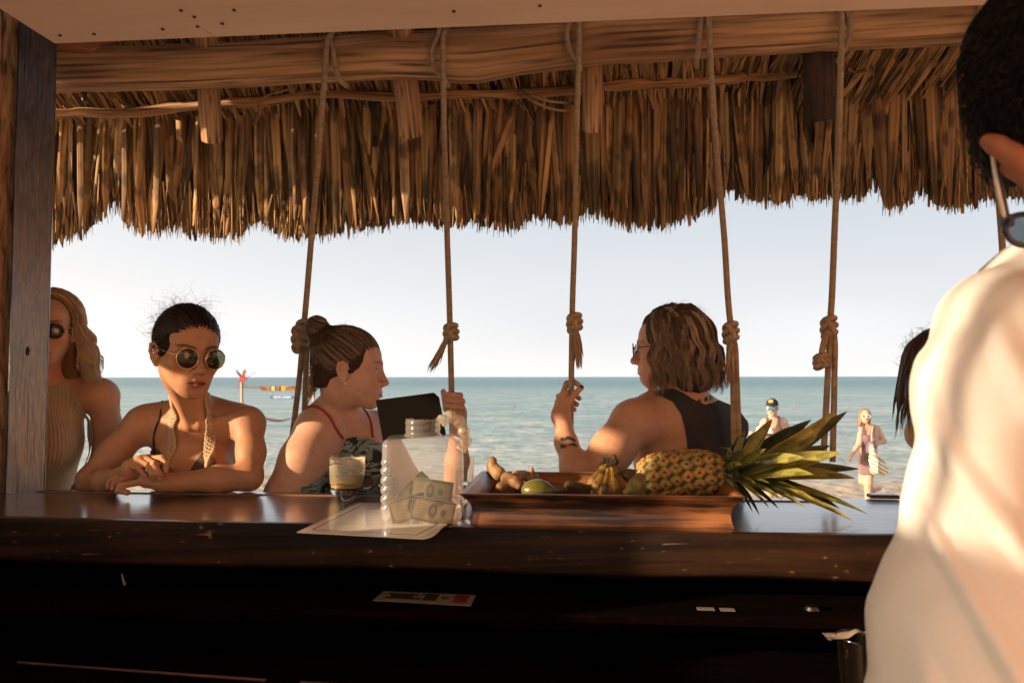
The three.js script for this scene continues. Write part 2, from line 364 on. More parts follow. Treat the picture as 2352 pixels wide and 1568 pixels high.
// hair: one geometry of many thin tapering tubes; each path is an array of points
function hairGeo(paths, r0, tone, sides = 3) {
  const P_ = [], I = [], C = [], Nn = [];
  for (const path of paths) {
    const pts = path.pts ?? path, n = pts.length, r = (path.r ?? r0) * rr(0.7, 1.25), k = tone(path), base0 = P_.length / 3;
    let N = null;
    for (let i = 0; i < n; i++) {
      const T = pts[Math.min(n - 1, i + 1)].clone().sub(pts[Math.max(0, i - 1)]).normalize();
      if (!N) N = V(rr(-1, 1), rr(-1, 1), rr(-1, 1));
      N.sub(T.clone().multiplyScalar(N.dot(T))).normalize();
      const B = T.clone().cross(N), t = i / (n - 1), w = r * (0.35 + 0.65 * Math.sin(Math.min(1, t * 4 + 0.2) * 1.57)) * (1 - 0.75 * smooth(0.6, 1, t));
      for (let s = 0; s < sides; s++) {
        const a = s / sides * 6.2832, x = N.x * Math.cos(a) + B.x * Math.sin(a), y = N.y * Math.cos(a) + B.y * Math.sin(a), z = N.z * Math.cos(a) + B.z * Math.sin(a);
        P_.push(pts[i].x + x * w, pts[i].y + y * w, pts[i].z + z * w); Nn.push(x, y, z);
        const g = path.tip ? mix3(k, path.tip, t) : k; C.push(g[0], g[1], g[2]);
      }
    }
    for (let i = 0; i < n - 1; i++) for (let s = 0; s < sides; s++) { const a = base0 + i * sides + s, e = base0 + i * sides + (s + 1) % sides; I.push(a, e, a + sides, e, e + sides, a + sides); }
  }
  return geom(P_, I, null, C, Nn);
}
// ================================================================ textures and materials
const T = {};
T.log = tex(512, 1024, (u, v) => {                                    // pale debarked log: long fibres, checks, stained patches
  const f = tfbm(u, v, 40, 6, 1, 4), c = tfbm(u, v, 5, 3, 7, 4), crack = Math.pow(tnoise(u, v, 46, 5, 11), 7) + Math.pow(tnoise(u + 0.013 * c, v, 28, 9, 12), 9);
  return S3(...mix3(mix3([0.55, 0.325, 0.165], [0.27, 0.14, 0.065], smooth(0.35, 0.75, f * 0.6 + c * 0.5)), [0.05, 0.022, 0.012], clamp(crack * 1.3, 0, 0.85)));
});
T.logBump = tex(512, 1024, (u, v) => 0.6 * tfbm(u, v, 40, 6, 1, 4) + 0.3 * tfbm(u, v, 5, 3, 7, 3) - 0.5 * Math.pow(tnoise(u, v, 46, 5, 11), 7) + 0.1, false);
T.dark = tex(1024, 512, (u, v) => {                                   // varnished dark hardwood, grain along v
  const g = tfbm(u + 0.02 * tnoise(u, v, 6, 3, 4), v, 60, 3, 21, 4), b = tfbm(u, v, 4, 3, 25, 4), sc = Math.pow(tnoise(u, v, 180, 40, 5), 10);
  return S3(...mix3(mix3([0.042, 0.016, 0.009], [0.014, 0.0065, 0.0045], smooth(0.3, 0.7, g)), [0.075, 0.03, 0.014], clamp(smooth(0.55, 0.8, b) * 0.6 + sc, 0, 1)));
});
T.darkBump = tex(1024, 512, (u, v) => 0.45 * tfbm(u, v, 40, 4, 31, 4) + 0.55 * tfbm(u, v, 7, 5, 33, 3), false);
T.rough = tex(512, 512, (u, v) => 0.3 + 0.5 * tfbm(u, v, 14, 5, 41, 4), false);
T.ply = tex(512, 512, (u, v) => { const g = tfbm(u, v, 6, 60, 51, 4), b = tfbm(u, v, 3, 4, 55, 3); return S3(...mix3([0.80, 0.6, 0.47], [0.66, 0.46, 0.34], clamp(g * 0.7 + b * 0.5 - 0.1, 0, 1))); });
T.leaf = tex(256, 512, (u, v) => { const f = tfbm(u, v, 24, 2, 61, 3), b = tfbm(u, v, 2, 5, 64, 4); const k = 0.5 + 0.75 * f - 0.35 * smooth(0.5, 0.75, b); return [k, k * 0.97, k * 0.92]; });
T.sand = tex(1024, 1024, (u, v) => { const a = tfbm(u, v, 12, 12, 71, 5), s = Math.pow(tnoise(u, v, 256, 256, 72), 6); return S3(...mix3(mix3([0.50, 0.42, 0.33], [0.36, 0.29, 0.22], a), [0.16, 0.12, 0.09], s * 0.8)); });
T.sandBump = tex(1024, 1024, (u, v) => 0.7 * tfbm(u, v, 9, 9, 75, 5) + 0.3 * Math.abs(tfbm(u, v, 5, 5, 79, 3) - 0.5) * 2, false);
T.wave = tex(1024, 1024, (u, v) => { const q = u + 0.05 * tnoise(u, v, 5, 8, 83); return 0.55 * tfbm(q, v, 6, 14, 85, 5) + 0.45 * (1 - Math.abs(2 * tfbm(q, v, 9, 30, 88, 4) - 1)); }, false);
T.rope = tex(128, 128, (u, v) => { const a = Math.abs(((u * 4 + v * 8) % 1) - 0.5) * 2, b = Math.abs(((u * 4 - v * 8 + 8) % 1) - 0.5) * 2; return Math.pow(1 - Math.min(a, b), 0.8); }, false);
T.ropeCol = tex(128, 256, (u, v) => { const a = Math.abs(((u * 4 + v * 16) % 1) - 0.5) * 2, b = Math.abs(((u * 4 - v * 16 + 16) % 1) - 0.5) * 2, d = tfbm(u, v, 3, 9, 95, 3), m = 1 - Math.min(a, b); return S3(...mix3([0.2, 0.125, 0.07], [0.52, 0.37, 0.235], clamp(0.25 + m * 0.6 + (d - 0.5) * 0.8, 0, 1))); });
const M = {
  log: std({ map: rep(T.log, 2.2, 0.55), bumpMap: rep(T.logBump, 2.2, 0.55), bumpScale: 0.007, roughness: 0.85 }),
  rafter: std({ map: rep(T.log, 3.1, 1.3), bumpMap: rep(T.logBump, 3.1, 1.3), bumpScale: 0.005, roughness: 0.8 }),
  burnt: std({ map: rep(T.dark, 2, 2), bumpMap: rep(T.logBump, 3, 1), bumpScale: 0.008, roughness: 0.8 }),
  dark: phys({ map: rep(T.dark, 1.1, 0.7), bumpMap: rep(T.darkBump, 1.4, 0.5), bumpScale: 0.0016, roughness: 0.42, clearcoat: 0.6, clearcoatRoughness: 0.3 }),
  counter: phys({ map: rep(T.dark, 1.6, 0.5), bumpMap: rep(T.darkBump, 2.0, 0.8), bumpScale: 0.0014, roughness: 0.3, ior: 1.8, clearcoat: 1, clearcoatRoughness: 0.3, clearcoatRoughnessMap: rep(T.rough, 2.5, 1.2) }),
  under: phys({ map: rep(T.dark, 1, 1), color: lin(0.09, 0.065, 0.06), roughness: 1, specularIntensity: 0.05 }),
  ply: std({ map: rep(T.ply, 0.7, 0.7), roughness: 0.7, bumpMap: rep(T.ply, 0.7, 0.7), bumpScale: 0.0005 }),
  leaf: phys({ map: T.leaf, roughness: 0.9, transmission: 0.3, thickness: 0, side: THREE.DoubleSide }),
  rope: std({ map: rep(T.ropeCol, 20, 12), bumpMap: rep(T.rope, 20, 24), bumpScale: 0.003, roughness: 0.95 }),
  fray: std({ vertexColors: true, roughness: 0.95 }),
  steel: std({ color: lin(0.05, 0.05, 0.05), metalness: 0.9, roughness: 0.5 }),
  brass: std({ color: lin(0.7, 0.45, 0.18), metalness: 1, roughness: 0.25 }),
  white: std({ color: lin(0.75, 0.73, 0.7), roughness: 0.6 }),
  concrete: std({ map: rep(T.sand, 0.7, 0.7), color: lin(0.9, 0.85, 0.8), roughness: 0.9 }),
  skin: (x = {}) => phys({ vertexColors: true, roughness: 0.56, specularIntensity: 0.6, ...x }),
  hair: (x = {}) => phys({ vertexColors: true, roughness: 0.42, specularIntensity: 0.8, ...x }),
};
const XR = 2.6, XL = -1.75, ZC = -1.585, ZB = -2.015, TOP = EYE - 0.31;        // the bar in plan: counter front, counter back, counter height

// ================================================================ the setting: ground, beach, sea
const SEA = -1.2;
const ground = (x, z) => { const d = -z - 2; return d < 0 ? -0.06 : -0.06 - 0.0 * d - smooth(0, 9, d) * 0.62 - Math.max(0, d - 9) * 0.062; };
{
  // sand: fine near the walkers, coarse elsewhere, reaching under the sea and far behind the bar
  const xs = [], zs = [], push = (a, b, n, out, f = 1) => { for (let i = 0; i < n; i++) { const t = i / n; out.push(lerp(a, b, f === 1 ? t : Math.pow(t, f))); } };
  push(-3000, -14, 16, xs, 0.35); push(-14, 14, 220, xs); push(14, 3000, 16, xs, 3); xs.push(3000);
  push(-70, -24, 24, zs, 0.5); push(-24, -6, 170, zs); push(-6, 20, 80, zs); push(20, 3000, 16, zs, 3); zs.push(3000);
  const pos = [], uv = [], idx = [], prints = [];
  seed(7); for (let i = 0; i < 420; i++) prints.push([rr(-10, 12), rr(-19, -5), rr(0.09, 0.16), rr(0.02, 0.055)]);
  const cells = new Map(); for (const q of prints) { const k = Math.floor(q[0]) + ',' + Math.floor(q[1]); (cells.get(k) ?? cells.set(k, []).get(k)).push(q); }
  for (const z of zs) for (const x of xs) {
    let y = ground(x, z);
    if (z < -4 && z > -24 && Math.abs(x) < 15) {
      y += 0.035 * noise3(x * 1.7, 1, z * 1.7) + 0.018 * noise3(x * 4.5, 2, z * 4.5);
      for (let i = -1; i < 2; i++) for (let j = -1; j < 2; j++) for (const q of cells.get(Math.floor(x) + i + ',' + (Math.floor(z) + j)) ?? []) { const d = Math.hypot(x - q[0], (z - q[1]) * 0.8) / q[2]; if (d < 2) y += q[3] * (smooth(2, 1, d) * 0.45 - smooth(1.05, 0.3, d)); }
    }
    pos.push(x, y, z); uv.push(x, z);
  }
  const w = xs.length; for (let j = 0; j < zs.length - 1; j++) for (let i = 0; i < w - 1; i++) { const a = j * w + i; idx.push(a, a + w, a + 1, a + 1, a + w, a + w + 1); }
  const m = solo('sand_beach', geom(pos, idx, uv), std({ map: rep(T.sand, 0.45, 0.45), bumpMap: rep(T.sandBump, 0.55, 0.55), bumpScale: 0.09, roughness: 0.95 }), 'pale trodden sand beach with footprints between the bar and the water', 'beach', null, 'structure');
  m.name = 'beach';
}
{
  const xs = [], zs = [];
  for (let i = 0; i <= 150; i++) { const t = i / 75 - 1; xs.push(Math.sign(t) * (Math.abs(t) * 26 + Math.pow(Math.abs(t), 9) * 9000)); }
  for (let i = 0; i <= 420; i++) { const t = i / 420; zs.push(-(17 + 62 * t + 9000 * Math.pow(t, 12))); }
  const pos = [], uv = [], idx = [], col = [];
  for (const z of zs) for (const x of xs) {
    const d = -z - 19.4, near = 1 / (1 + Math.max(0, d) / 60), sh = smooth(-1, 9, d);
    let y = SEA + sh * near * (0.075 * noise3(x * 0.16, 5, z * 0.55) + 0.05 * noise3(x * 0.42, 6, z * 1.3) + 0.02 * noise3(x * 1.1, 7, z * 2.6));
    y += 0.05 * Math.exp(-((d - 3.2 - 0.9 * noise3(x * 0.2, 3, 1)) ** 2) / 0.12) + 0.05 * Math.exp(-((d - 7.5 - 1.3 * noise3(x * 0.14, 8, 1)) ** 2) / 0.3);
    pos.push(x, y, z); uv.push(x, z);
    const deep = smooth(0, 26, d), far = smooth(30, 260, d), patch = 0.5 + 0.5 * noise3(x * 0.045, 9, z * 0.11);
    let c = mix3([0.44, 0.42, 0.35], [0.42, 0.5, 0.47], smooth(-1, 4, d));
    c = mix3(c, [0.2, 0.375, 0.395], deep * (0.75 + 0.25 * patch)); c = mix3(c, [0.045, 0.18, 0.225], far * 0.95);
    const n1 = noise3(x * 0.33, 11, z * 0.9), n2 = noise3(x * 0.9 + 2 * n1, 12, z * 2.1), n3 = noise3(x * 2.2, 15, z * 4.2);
    const film = smooth(0.12, 0.55, 0.5 * n1 + 0.6 * n2 + 0.35 * n3) * smooth(170, 4, d) * 0.74, troughShade = smooth(0.1, 0.6, -0.5 * n1 - 0.7 * n2) * smooth(200, 20, d) * 0.3;  // film: foam plus painted ripple glint; the dark bands are painted trough shade
    c = mix3(c, [c[0] * 0.62, c[1] * 0.74, c[2] * 0.78], troughShade);
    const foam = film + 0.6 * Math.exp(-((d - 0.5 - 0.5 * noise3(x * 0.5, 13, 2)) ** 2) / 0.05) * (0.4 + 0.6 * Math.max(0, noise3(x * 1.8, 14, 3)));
    c = mix3(c, [0.62, 0.62, 0.6], clamp(foam, 0, 1)); col.push(...c);
  }
  const w = xs.length; for (let j = 0; j < zs.length - 1; j++) for (let i = 0; i < w - 1; i++) { const a = j * w + i; idx.push(a, a + 1, a + w, a + 1, a + w + 1, a + w); }
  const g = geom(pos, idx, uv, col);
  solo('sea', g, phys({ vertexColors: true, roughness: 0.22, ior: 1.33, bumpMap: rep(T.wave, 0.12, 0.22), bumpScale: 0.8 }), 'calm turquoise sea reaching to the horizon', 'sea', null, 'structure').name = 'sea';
}

// ================================================================ the bar: floor, back of the hut, roof
solo('floor', box(XL - 0.1, 3.05, -0.1, 0, -1.8, 2.4, 0.01), M.concrete, 'sandy floor inside the bar', 'floor', null, 'structure').name = 'floor';
{
  // counter slab with a wavy natural front edge
  const n = 90, pos = [], uv = [], idx = [], front = (x) => ZC + 0.012 * Math.sin(x * 2.1 + 0.6) + 0.007 * Math.sin(x * 5.3) - 0.012 * smooth(-0.2, -1.2, x), back = (x) => ZB - 0.01 * Math.sin(x * 1.7 + 1);
  const ring = (x) => { const f = front(x), b = back(x), h = 0.098 + 0.006 * noise3(x * 3, 1, 1); return [[TOP, b], [TOP, f - 0.012], [TOP - 0.003, f - 0.004], [TOP - 0.012, f], [TOP - h * 0.5, f + 0.004 * noise3(x * 6, 2, 1)], [TOP - h + 0.012, f - 0.002], [TOP - h, f - 0.014], [TOP - h, b], [TOP - 0.01, b - 0.002]]; };
  for (let i = 0; i <= n; i++) { const x = lerp(XL, 2.3, i / n), r = ring(x); let s = 0; r.forEach((q, k) => { if (k) s += Math.hypot(q[0] - r[k - 1][0], q[1] - r[k - 1][1]); pos.push(x, q[0], q[1]); uv.push(s, x); }); }
  const w = 9, idf = []; for (let i = 0; i < n; i++) for (let k = 0; k < w; k++) { const a = i * w + k, b = i * w + (k + 1) % w; (k > 1 && k < 7 ? idf : idx).push(a, b, a + w, b, b + w, a + w); }
  const t = thing('bar_counter', 'long varnished dark wood bar counter running across the whole view', 'bar counter', V(0, 0, ZC));
  part('counter_top', geom(pos, idx, uv), M.counter, t);
  const worn = tex(1024, 512, (u, v) => { const g = tfbm(u + 0.02 * tnoise(u, v, 6, 3, 4), v, 40, 4, 401, 4), b = tfbm(u, v, 5, 4, 405, 5), sc = Math.pow(tnoise(u, v, 90, 60, 408), 34); return S3(...mix3(mix3([0.006, 0.0026, 0.0016], [0.032, 0.0135, 0.0055], smooth(0.42, 0.75, 0.4 * g + 0.6 * b)), [0.32, 0.2, 0.09], clamp(sc * 0.8, 0, 0.5))); });
  part('front_edge', geom(pos, idf, uv), phys({ map: rep(worn, 1.5, 0.8), bumpMap: rep(T.darkBump, 2.0, 0.8), bumpScale: 0.003, roughness: 0.62, specularIntensity: 0.35 }), t);
  const seam = box(XL, 0.62, TOP - 0.02, TOP + 0.0025, ZB + 0.045, ZB + 0.052, 0.001); part('edge_strip', seam, std({ color: lin(0.2, 0.1, 0.05), roughness: 0.5 }), t);
  for (let i = 0; i < 9; i++) part('front_panel', box(-1.7 + i * 0.45, -1.7 + i * 0.45 + 0.445, 0, TOP - 0.1, ZC - 0.22, ZC - 0.2, 0.003), M.under, t);
  part('front_board', box(XL, 2.3, 0, TOP - 0.099, ZC - 0.235, ZC - 0.221, 0.003), M.under, t);
  part('work_shelf', box(XL, 2.3, 0.897, 0.912, ZC - 0.195, -1.5, 0.003), M.under, t);
  const lip = (a, b, y, r) => part('shelf_lip', tube([Py(...a, y), Py(...b, y)], r, 8), std({ map: rep(T.dark, 2, 0.6), color: lin(1.6, 1.4, 1.2), roughness: 0.28 }), t);
  lip([700, 1390], [1730, 1420], 0.905, 0.003); lip([1516, 1429], [1790, 1433], 0.88, 0.0025); lip([40, 1521], [610, 1562], 0.8, 0.003); lip([690, 1566], [900, 1580], 0.8, 0.003);
  part('lower_shelf', box(XL, 2.3, 0.775, 0.79, ZC - 0.195, -1.44, 0.003), M.under, t);
}
{
  // plywood ceiling panel above the viewer, two sheets with a joint and screws
  const y = EYE + 0.78, za = -1.66, pz = (a, b) => Py(a, b, y);
  const xl = pz(100, 84).x, a = pz(465, 60), b = pz(380, 0), dx = (b.x - a.x) / (b.z - a.z);
  const sheet = (x0, x1, k0, k1) => { const p = [], u = [], id = []; for (const yy of [y, y + 0.018]) for (const [x, k] of [[x0, k0], [x1, k1]]) for (const z of [za, 1.9]) { p.push(x + k * (z - za), yy, z); u.push(x + k * (z - za), z); } const q = (i, j, k, l) => id.push(i, j, k, j, l, k); q(0, 2, 1, 3); q(4, 5, 6, 7); q(0, 4, 2, 6); q(1, 3, 5, 7); q(0, 1, 4, 5); q(2, 6, 3, 7); return geom(p, id, u).toNonIndexed(); };
  const t = thing('plywood_ceiling', 'pale plywood ceiling panel over the bar with screws and one joint', 'ceiling panel', V(0, y, 0));
  const s1 = sheet(xl, a.x - 0.0015, 0, dx), s2 = sheet(a.x + 0.0015, 2.9, dx, 0); for (const s of [s1, s2]) s.computeVertexNormals();
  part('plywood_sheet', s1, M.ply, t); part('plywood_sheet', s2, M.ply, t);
  part('joint_backing', box(a.x - 0.05 , a.x + 0.03, y + 0.019, y + 0.03, za + 0.002, za + 0.5), M.under, t);
  for (const [px, py] of [[137, 80], [215, 77], [373, 66], [453, 60], [510, 53], [415, 23], [446, 38], [537, 22], [1042, 25], [1240, 12]]) {
    const q = py < 14 ? Py(px, py, y) : Py(px, py, y);
    part('screw', new THREE.CylinderGeometry(0.0035, 0.0045, 0.003, 8).translate(q.x, y - 0.001, q.z), M.steel, t);
  }
}
// posts on the left, the wall behind them
{
  const x1 = Pz(105, 600, -1.95).x, x0 = Pz(28, 800, -1.95).x, t = thing('wooden_post', 'dark square wooden post with a glossy weathered face at the left end', 'post', V((x0 + x1) / 2, 0, -1.99));
  const pc = P(67, 800, 2.115), g = box(-0.046, 0.046, 0, 2.35, -0.05, 0.05, 0.005), gu = g.attributes.uv; for (let i = 0; i < gu.count; i++) gu.setXY(i, gu.getY(i), gu.getX(i));
  g.rotateY(0.62).translate(pc.x, 0, pc.z);
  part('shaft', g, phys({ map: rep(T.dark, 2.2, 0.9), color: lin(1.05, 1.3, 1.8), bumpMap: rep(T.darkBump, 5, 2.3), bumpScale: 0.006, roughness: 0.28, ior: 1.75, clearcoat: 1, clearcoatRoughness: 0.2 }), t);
  part('knot', new THREE.SphereGeometry(0.008, 10, 8).scale(0.7, 1.6, 0.35).translate(P(62, 806, 2.066).x, P(62, 806, 2.066).y, P(62, 806, 2.066).z), M.burnt, t);
  const c = Pz(2, 800, -2.02);
  const pts = []; for (let i = 0; i <= 40; i++) pts.push(V(c.x - 0.03 + 0.006 * Math.sin(i * 0.4), -0.05 + i * 0.061, -2.02));
  solo('palm_post', tube(pts, (t2, a) => 0.075 + 0.004 * Math.sin(t2 * 260) + 0.004 * noise3(Math.cos(a) * 2, Math.sin(a) * 2, t2 * 40), 22), std({ map: rep(T.log, 3, 2), bumpMap: rep(T.logBump, 3, 6), bumpScale: 0.012, roughness: 0.9 }), 'rough palm trunk post behind the dark square post, catching low sun', 'post');
}
const logC = (px) => { const yb = [[122, 212], [500, 200], [900, 178], [1085, 180], [1400, 142], [1800, 122], [2250, 96], [2500, 82]]; let i = 0; while (i < yb.length - 2 && px > yb[i + 1][0]) i++; const t = (px - yb[i][0]) / (yb[i + 1][0] - yb[i][0]); return lerp(yb[i][1], yb[i + 1][1], t); };
const ZLOG = -2.36, RLOG = 0.071;
{
  const pts = [], rad = []; for (let i = 0; i <= 70; i++) { const px = lerp(-260, 2800, i / 70), q = Pz(px, logC(px), ZLOG); pts.push(V(q.x, q.y + RLOG, ZLOG)); }
  const t = thing('log_beam', 'thick round peeled log beam that the swing ropes hang from', 'beam', V(0, pts[35].y, ZLOG));
  part('trunk', tube(pts, (k, a) => RLOG + 0.003 * noise3(Math.cos(a) * 1.5, Math.sin(a) * 1.5, k * 14) + 0.012 * Math.exp(-(((k - 0.44) / 0.022) ** 2)) + 0.004 * noise3(Math.cos(a) * 4, Math.sin(a) * 4, k * 60), 30), M.log, t);
  const b = Pz(193, 206, ZLOG - 0.02), bolt = new THREE.CylinderGeometry(0.016, 0.016, 0.012, 6).translate(b.x, b.y - 0.002, b.z);
  part('bolt', merge([bolt, new THREE.CylinderGeometry(0.008, 0.008, 0.035, 10).translate(b.x, b.y - 0.02, b.z)]), M.steel, t);
}
const poleY = [[-200, 274], [122, 263], [190, 258], [290, 260], [420, 245], [500, 238], [620, 232], [720, 214], [800, 217], [900, 222], [1050, 217], [1200, 215], [1330, 205], [1440, 193], [1550, 190], [1640, 184], [1730, 175], [1800, 170], [1850, 164], [1920, 161], [2000, 152], [2080, 145], [2230, 147], [2352, 136], [2700, 118]];
const along = (tab, x) => { let i = 0; while (i < tab.length - 2 && x > tab[i + 1][0]) i++; return lerp(tab[i][1], tab[i + 1][1], (x - tab[i][0]) / (tab[i + 1][0] - tab[i][0])); };
const ZPOLE = -2.6;
{
  const pts = poleY.map(([px, py]) => Pz(px, py, ZPOLE + 0.004 * Math.sin(px)));
  solo('eave_pole', tube(curve(pts, 160), (k, a) => 0.0165 + 0.003 * noise3(k * 50, Math.cos(a), 4) + 0.003 * Math.pow(Math.max(0, noise3(k * 90, 8, 3)), 2), 14), M.rafter, 'thin crooked pole tied along the thatch below the log beam', 'pole');
  // rafters: round poles whose cut ends stick out under the thatch
  const R = [[478, 195, 486, 318, 0.037, 0], [930, 175, 944, 305, 0.042, 0], [1360, 140, 1362, 297, 0.0345, 0], [1884, 118, 1888, 262, 0.052, 1]];
  R.forEach(([ax, ay, bx, by, r, burnt], i) => {
    const a = Pz(ax, ay, ZLOG - 0.06), e = Pz(bx, by, -2.56), up = a.clone().sub(e).setLength(0.5).add(a);
    up.y = Math.max(up.y, a.y + 0.3);
    const t = solo('rafter', tube([e, e.clone().lerp(a, 0.5), a, up], (k, q) => r * (1 + 0.03 * noise3(k * 9, Math.cos(q) * 2, Math.sin(q) * 2 + i)), 20), burnt ? M.burnt : M.rafter,
      ['peeled rafter end leftmost of those under the log beam', 'scuffed rafter end between the two left hanging ropes', 'pale rafter end just right of the third hanging rope', 'blackened thick rafter end beside the fifth hanging rope'][i], 'rafter', 'rafter ends under the thatch');
    delete t.userData.group;
  });
  const c0 = [[960, 66], [1100, 62], [1250, 53], [1400, 47], [1520, 38]].map(([x, y]) => Pz(x, y, ZLOG - 0.02));
  solo('green_pipe', tube(curve(c0, 30), 0.011, 10), std({ color: lin(0.03, 0.045, 0.025), roughness: 0.5 }), 'dull green pipe lying along the top of the log beam', 'pipe');
  const br = [Pz(128, 95, -2.3), Pz(200, 112, -2.3), Pz(300, 100, -2.45)];
  solo('roof_brace', tube(br, 0.03, 14), std({ map: rep(T.log, 2, 1), color: lin(1, 0.62, 0.4), roughness: 0.6 }), 'orange wooden brace end in the corner above the log beam beside the post', 'brace');
}
// thatch
{
  seed(99);
  const variants = []; for (let v = 0; v < 8; v++) {
    const n = 7, pos = [], uv = [], idx = [], bend = rr(-0.06, 0.06), kink = rr(-0.03, 0.03), fork = rnd();
    for (let i = 0; i <= n; i++) { const t = i / n, w = 0.5 * (0.55 + 0.45 * Math.sin(Math.min(1, t * 2.2 + 0.3) * 1.57)) * (1 - 0.75 * smooth(0.72, 1, t)); for (const s of [-1, 0, 1]) { pos.push(s * w + bend * 8 * t * t + kink * Math.sin(t * 7), -t + (i === n ? 0.05 * s * (fork - 0.5) : 0), (s === 0 ? 0.24 : 0) + bend * 10 * t * t); uv.push(0.5 + s * 0.12 + v * 0.13, t * 0.9 + v * 0.21); } }
    for (let i = 0; i < n; i++) for (let k = 0; k < 2; k++) { const a = i * 3 + k; idx.push(a, a + 3, a + 1, a + 1, a + 3, a + 4); }
    variants.push(geom(pos, idx, uv));
  }
  const tones = [[0.78, 0.5, 0.22], [0.72, 0.44, 0.19], [0.6, 0.35, 0.15], [0.48, 0.275, 0.12], [0.64, 0.44, 0.24], [0.28, 0.155, 0.068], [0.13, 0.07, 0.034], [0.56, 0.37, 0.185], [0.4, 0.26, 0.11]];
  const t = thing('thatch_roof', 'dry palm leaf thatch roof whose ragged fringe hangs over the bar front', 'thatch roof', V(0, 2.3, -2.6));
  const O = t.position, X = V(0, 0, 0), Y = V(0, 0, 0), Z = V(0, 0, 0);
  const place = (a, e, w, twist) => { Y.copy(a).sub(e); const len = Y.length(); Y.normalize(); X.set(Math.cos(twist), 0, Math.sin(twist)); X.addScaledVector(Y, -X.dot(Y)).normalize(); Z.crossVectors(X, Y); return new THREE.Matrix4().makeBasis(X, Y, Z).scale(V(w, len, w)).setPosition(a.x - O.x, a.y - O.y, a.z - O.z); };
  const bottom = [[-260, 590], [60, 585], [112, 572], [135, 556], [190, 535], [240, 500], [262, 462], [280, 505], [330, 540], [400, 530], [470, 545], [540, 553], [590, 510], [612, 520], [660, 548], [720, 548], [800, 535], [880, 522], [960, 512], [1040, 520], [1085, 512], [1160, 535], [1230, 500], [1300, 520], [1350, 492], [1440, 522], [1530, 524], [1580, 505], [1640, 480], [1672, 440], [1720, 462], [1800, 470], [1835, 448], [1880, 462], [1920, 458], [1990, 455], [2010, 395], [2020, 440], [2040, 488], [2080, 470], [2110, 440], [2180, 482], [2240, 470], [2300, 455], [2420, 465], [2800, 440]];
  const buckets = variants.map(() => []), single = [];
  const add = (m, c, v, show) => { if (show && single.length < 300) single.push([m, c, v]); else buckets[v].push([m, c]); };
  // hanging fringe in five layers, the front one (nearest the viewer) last
  for (let layer = 0; layer < 6; layer++) {
    const N = [480, 460, 440, 400, 340, 300][layer], z0 = -2.86 + layer * 0.026;
    for (let i = 0; i < N; i++) {
      const px = lerp(-230, 2780, (i + rnd()) / N), clump = noise3(px * 0.022, layer * 3.1, 0), lean = gauss() * 14 + clump * 30 + (rnd() < 0.1 ? rr(-75, 75) : 0);
      const top = along(poleY, px) + rr(-34, 4) + (layer > 3 ? rr(0, 30) : 0), bx = px + lean, cut = Math.abs(gauss()) * (layer > 3 ? 46 : 20) + (layer > 3 && rnd() < 0.4 ? rr(0, 120) : 0);
      const a = Pz(px, top, z0 + 0.06 + rr(-0.01, 0.01)), e = Pz(bx, Math.max(top + 90, along(bottom, bx) - cut + (rnd() < 0.12 ? rr(0, 16) : 0)), z0 - 0.12 + rr(-0.05, 0.05) + clump * 0.03);
      const w = rr(0.013, 0.042) * (layer > 3 ? 1 : 1.1);
      const dim = rr(0.55, 1.12) * (1 + 0.25 * noise3(px * 0.012, 4, layer)), c = pick(tones).map((q) => q * dim);
      add(place(a, e, w, rr(-0.9, 0.9)), c, Math.floor(rnd() * 8), layer === 5 && px > 80 && px < 2290);
    }
    // split fibres at the tips
    for (let i = 0; i < 560; i++) { const px = lerp(-230, 2780, rnd()), y = along(bottom, px) + rr(-34, 16), kk = rr(0.7, 1.1), c = pick(tones).map((q) => q * kk); add(place(Pz(px, y - rr(80, 230), z0 - 0.05), Pz(px + gauss() * 16, y, z0 - 0.12 + rr(-0.03, 0.03)), rr(0.003, 0.008), rr(-1, 1)), c, Math.floor(rnd() * 8), false); }
  }
  // the underside of the slope: strips running up from the pole over the log
  const slope = (x, s) => V(x, EYE + 1.005 + (s + 2.62) * 0.52 + 0.02, s);
  for (let i = 0; i < 2600; i++) {
    const x = rr(-2.3, 2.9), z = rr(-2.64, -1.2), l = rr(0.28, 0.5), a = slope(x, z + l), e = slope(x + l * (gauss() * 0.18 + 0.25 * noise3(x * 3, 2, z * 4)), z - 0.05); a.y += rr(0, 0.03); e.y -= rr(0, 0.03);
    const kk = rr(0.6, 1.15), c = pick(tones).map((q) => q * kk); const m = place(a, e, rr(0.014, 0.034), rr(-0.5, 0.5)); add(m, c, Math.floor(rnd() * 8), false);
  }
  for (let i = 0; i < 1900; i++) { const x = rr(-2.1, 2.7), z = rr(-2.72, -2.3), l = rr(0.2, 0.36), a = slope(x, z + l), e = slope(x + l * (gauss() * 0.2 + 0.3 * noise3(x * 3, 2, z * 4)), z - 0.03); a.y -= rr(0.005, 0.03); e.y -= rr(0.015, 0.045); const kk = rr(0.8, 1.25), c = pick(tones).map((q) => q * kk); add(place(a, e, rr(0.01, 0.024), rr(-0.5, 0.5)), c, Math.floor(rnd() * 8), false); }
  // a few loose strands caught on the pole
  const leafMats = tones.map((c) => phys({ map: T.leaf, color: lin(...c), roughness: 0.9, transmission: 0.3, thickness: 0, side: THREE.DoubleSide }));
  single.forEach(([m, c, v]) => { let best = 0, bd = 9; tones.forEach((q, i) => { const d = Math.abs(q[0] - c[0]) + Math.abs(q[1] - c[1]) + Math.abs(q[2] - c[2]); if (d < bd) { bd = d; best = i; } }); const o = shade(new THREE.Mesh(variants[v], leafMats[best])); o.name = 'palm_leaf_strip'; o.applyMatrix4(m); t.add(o); });
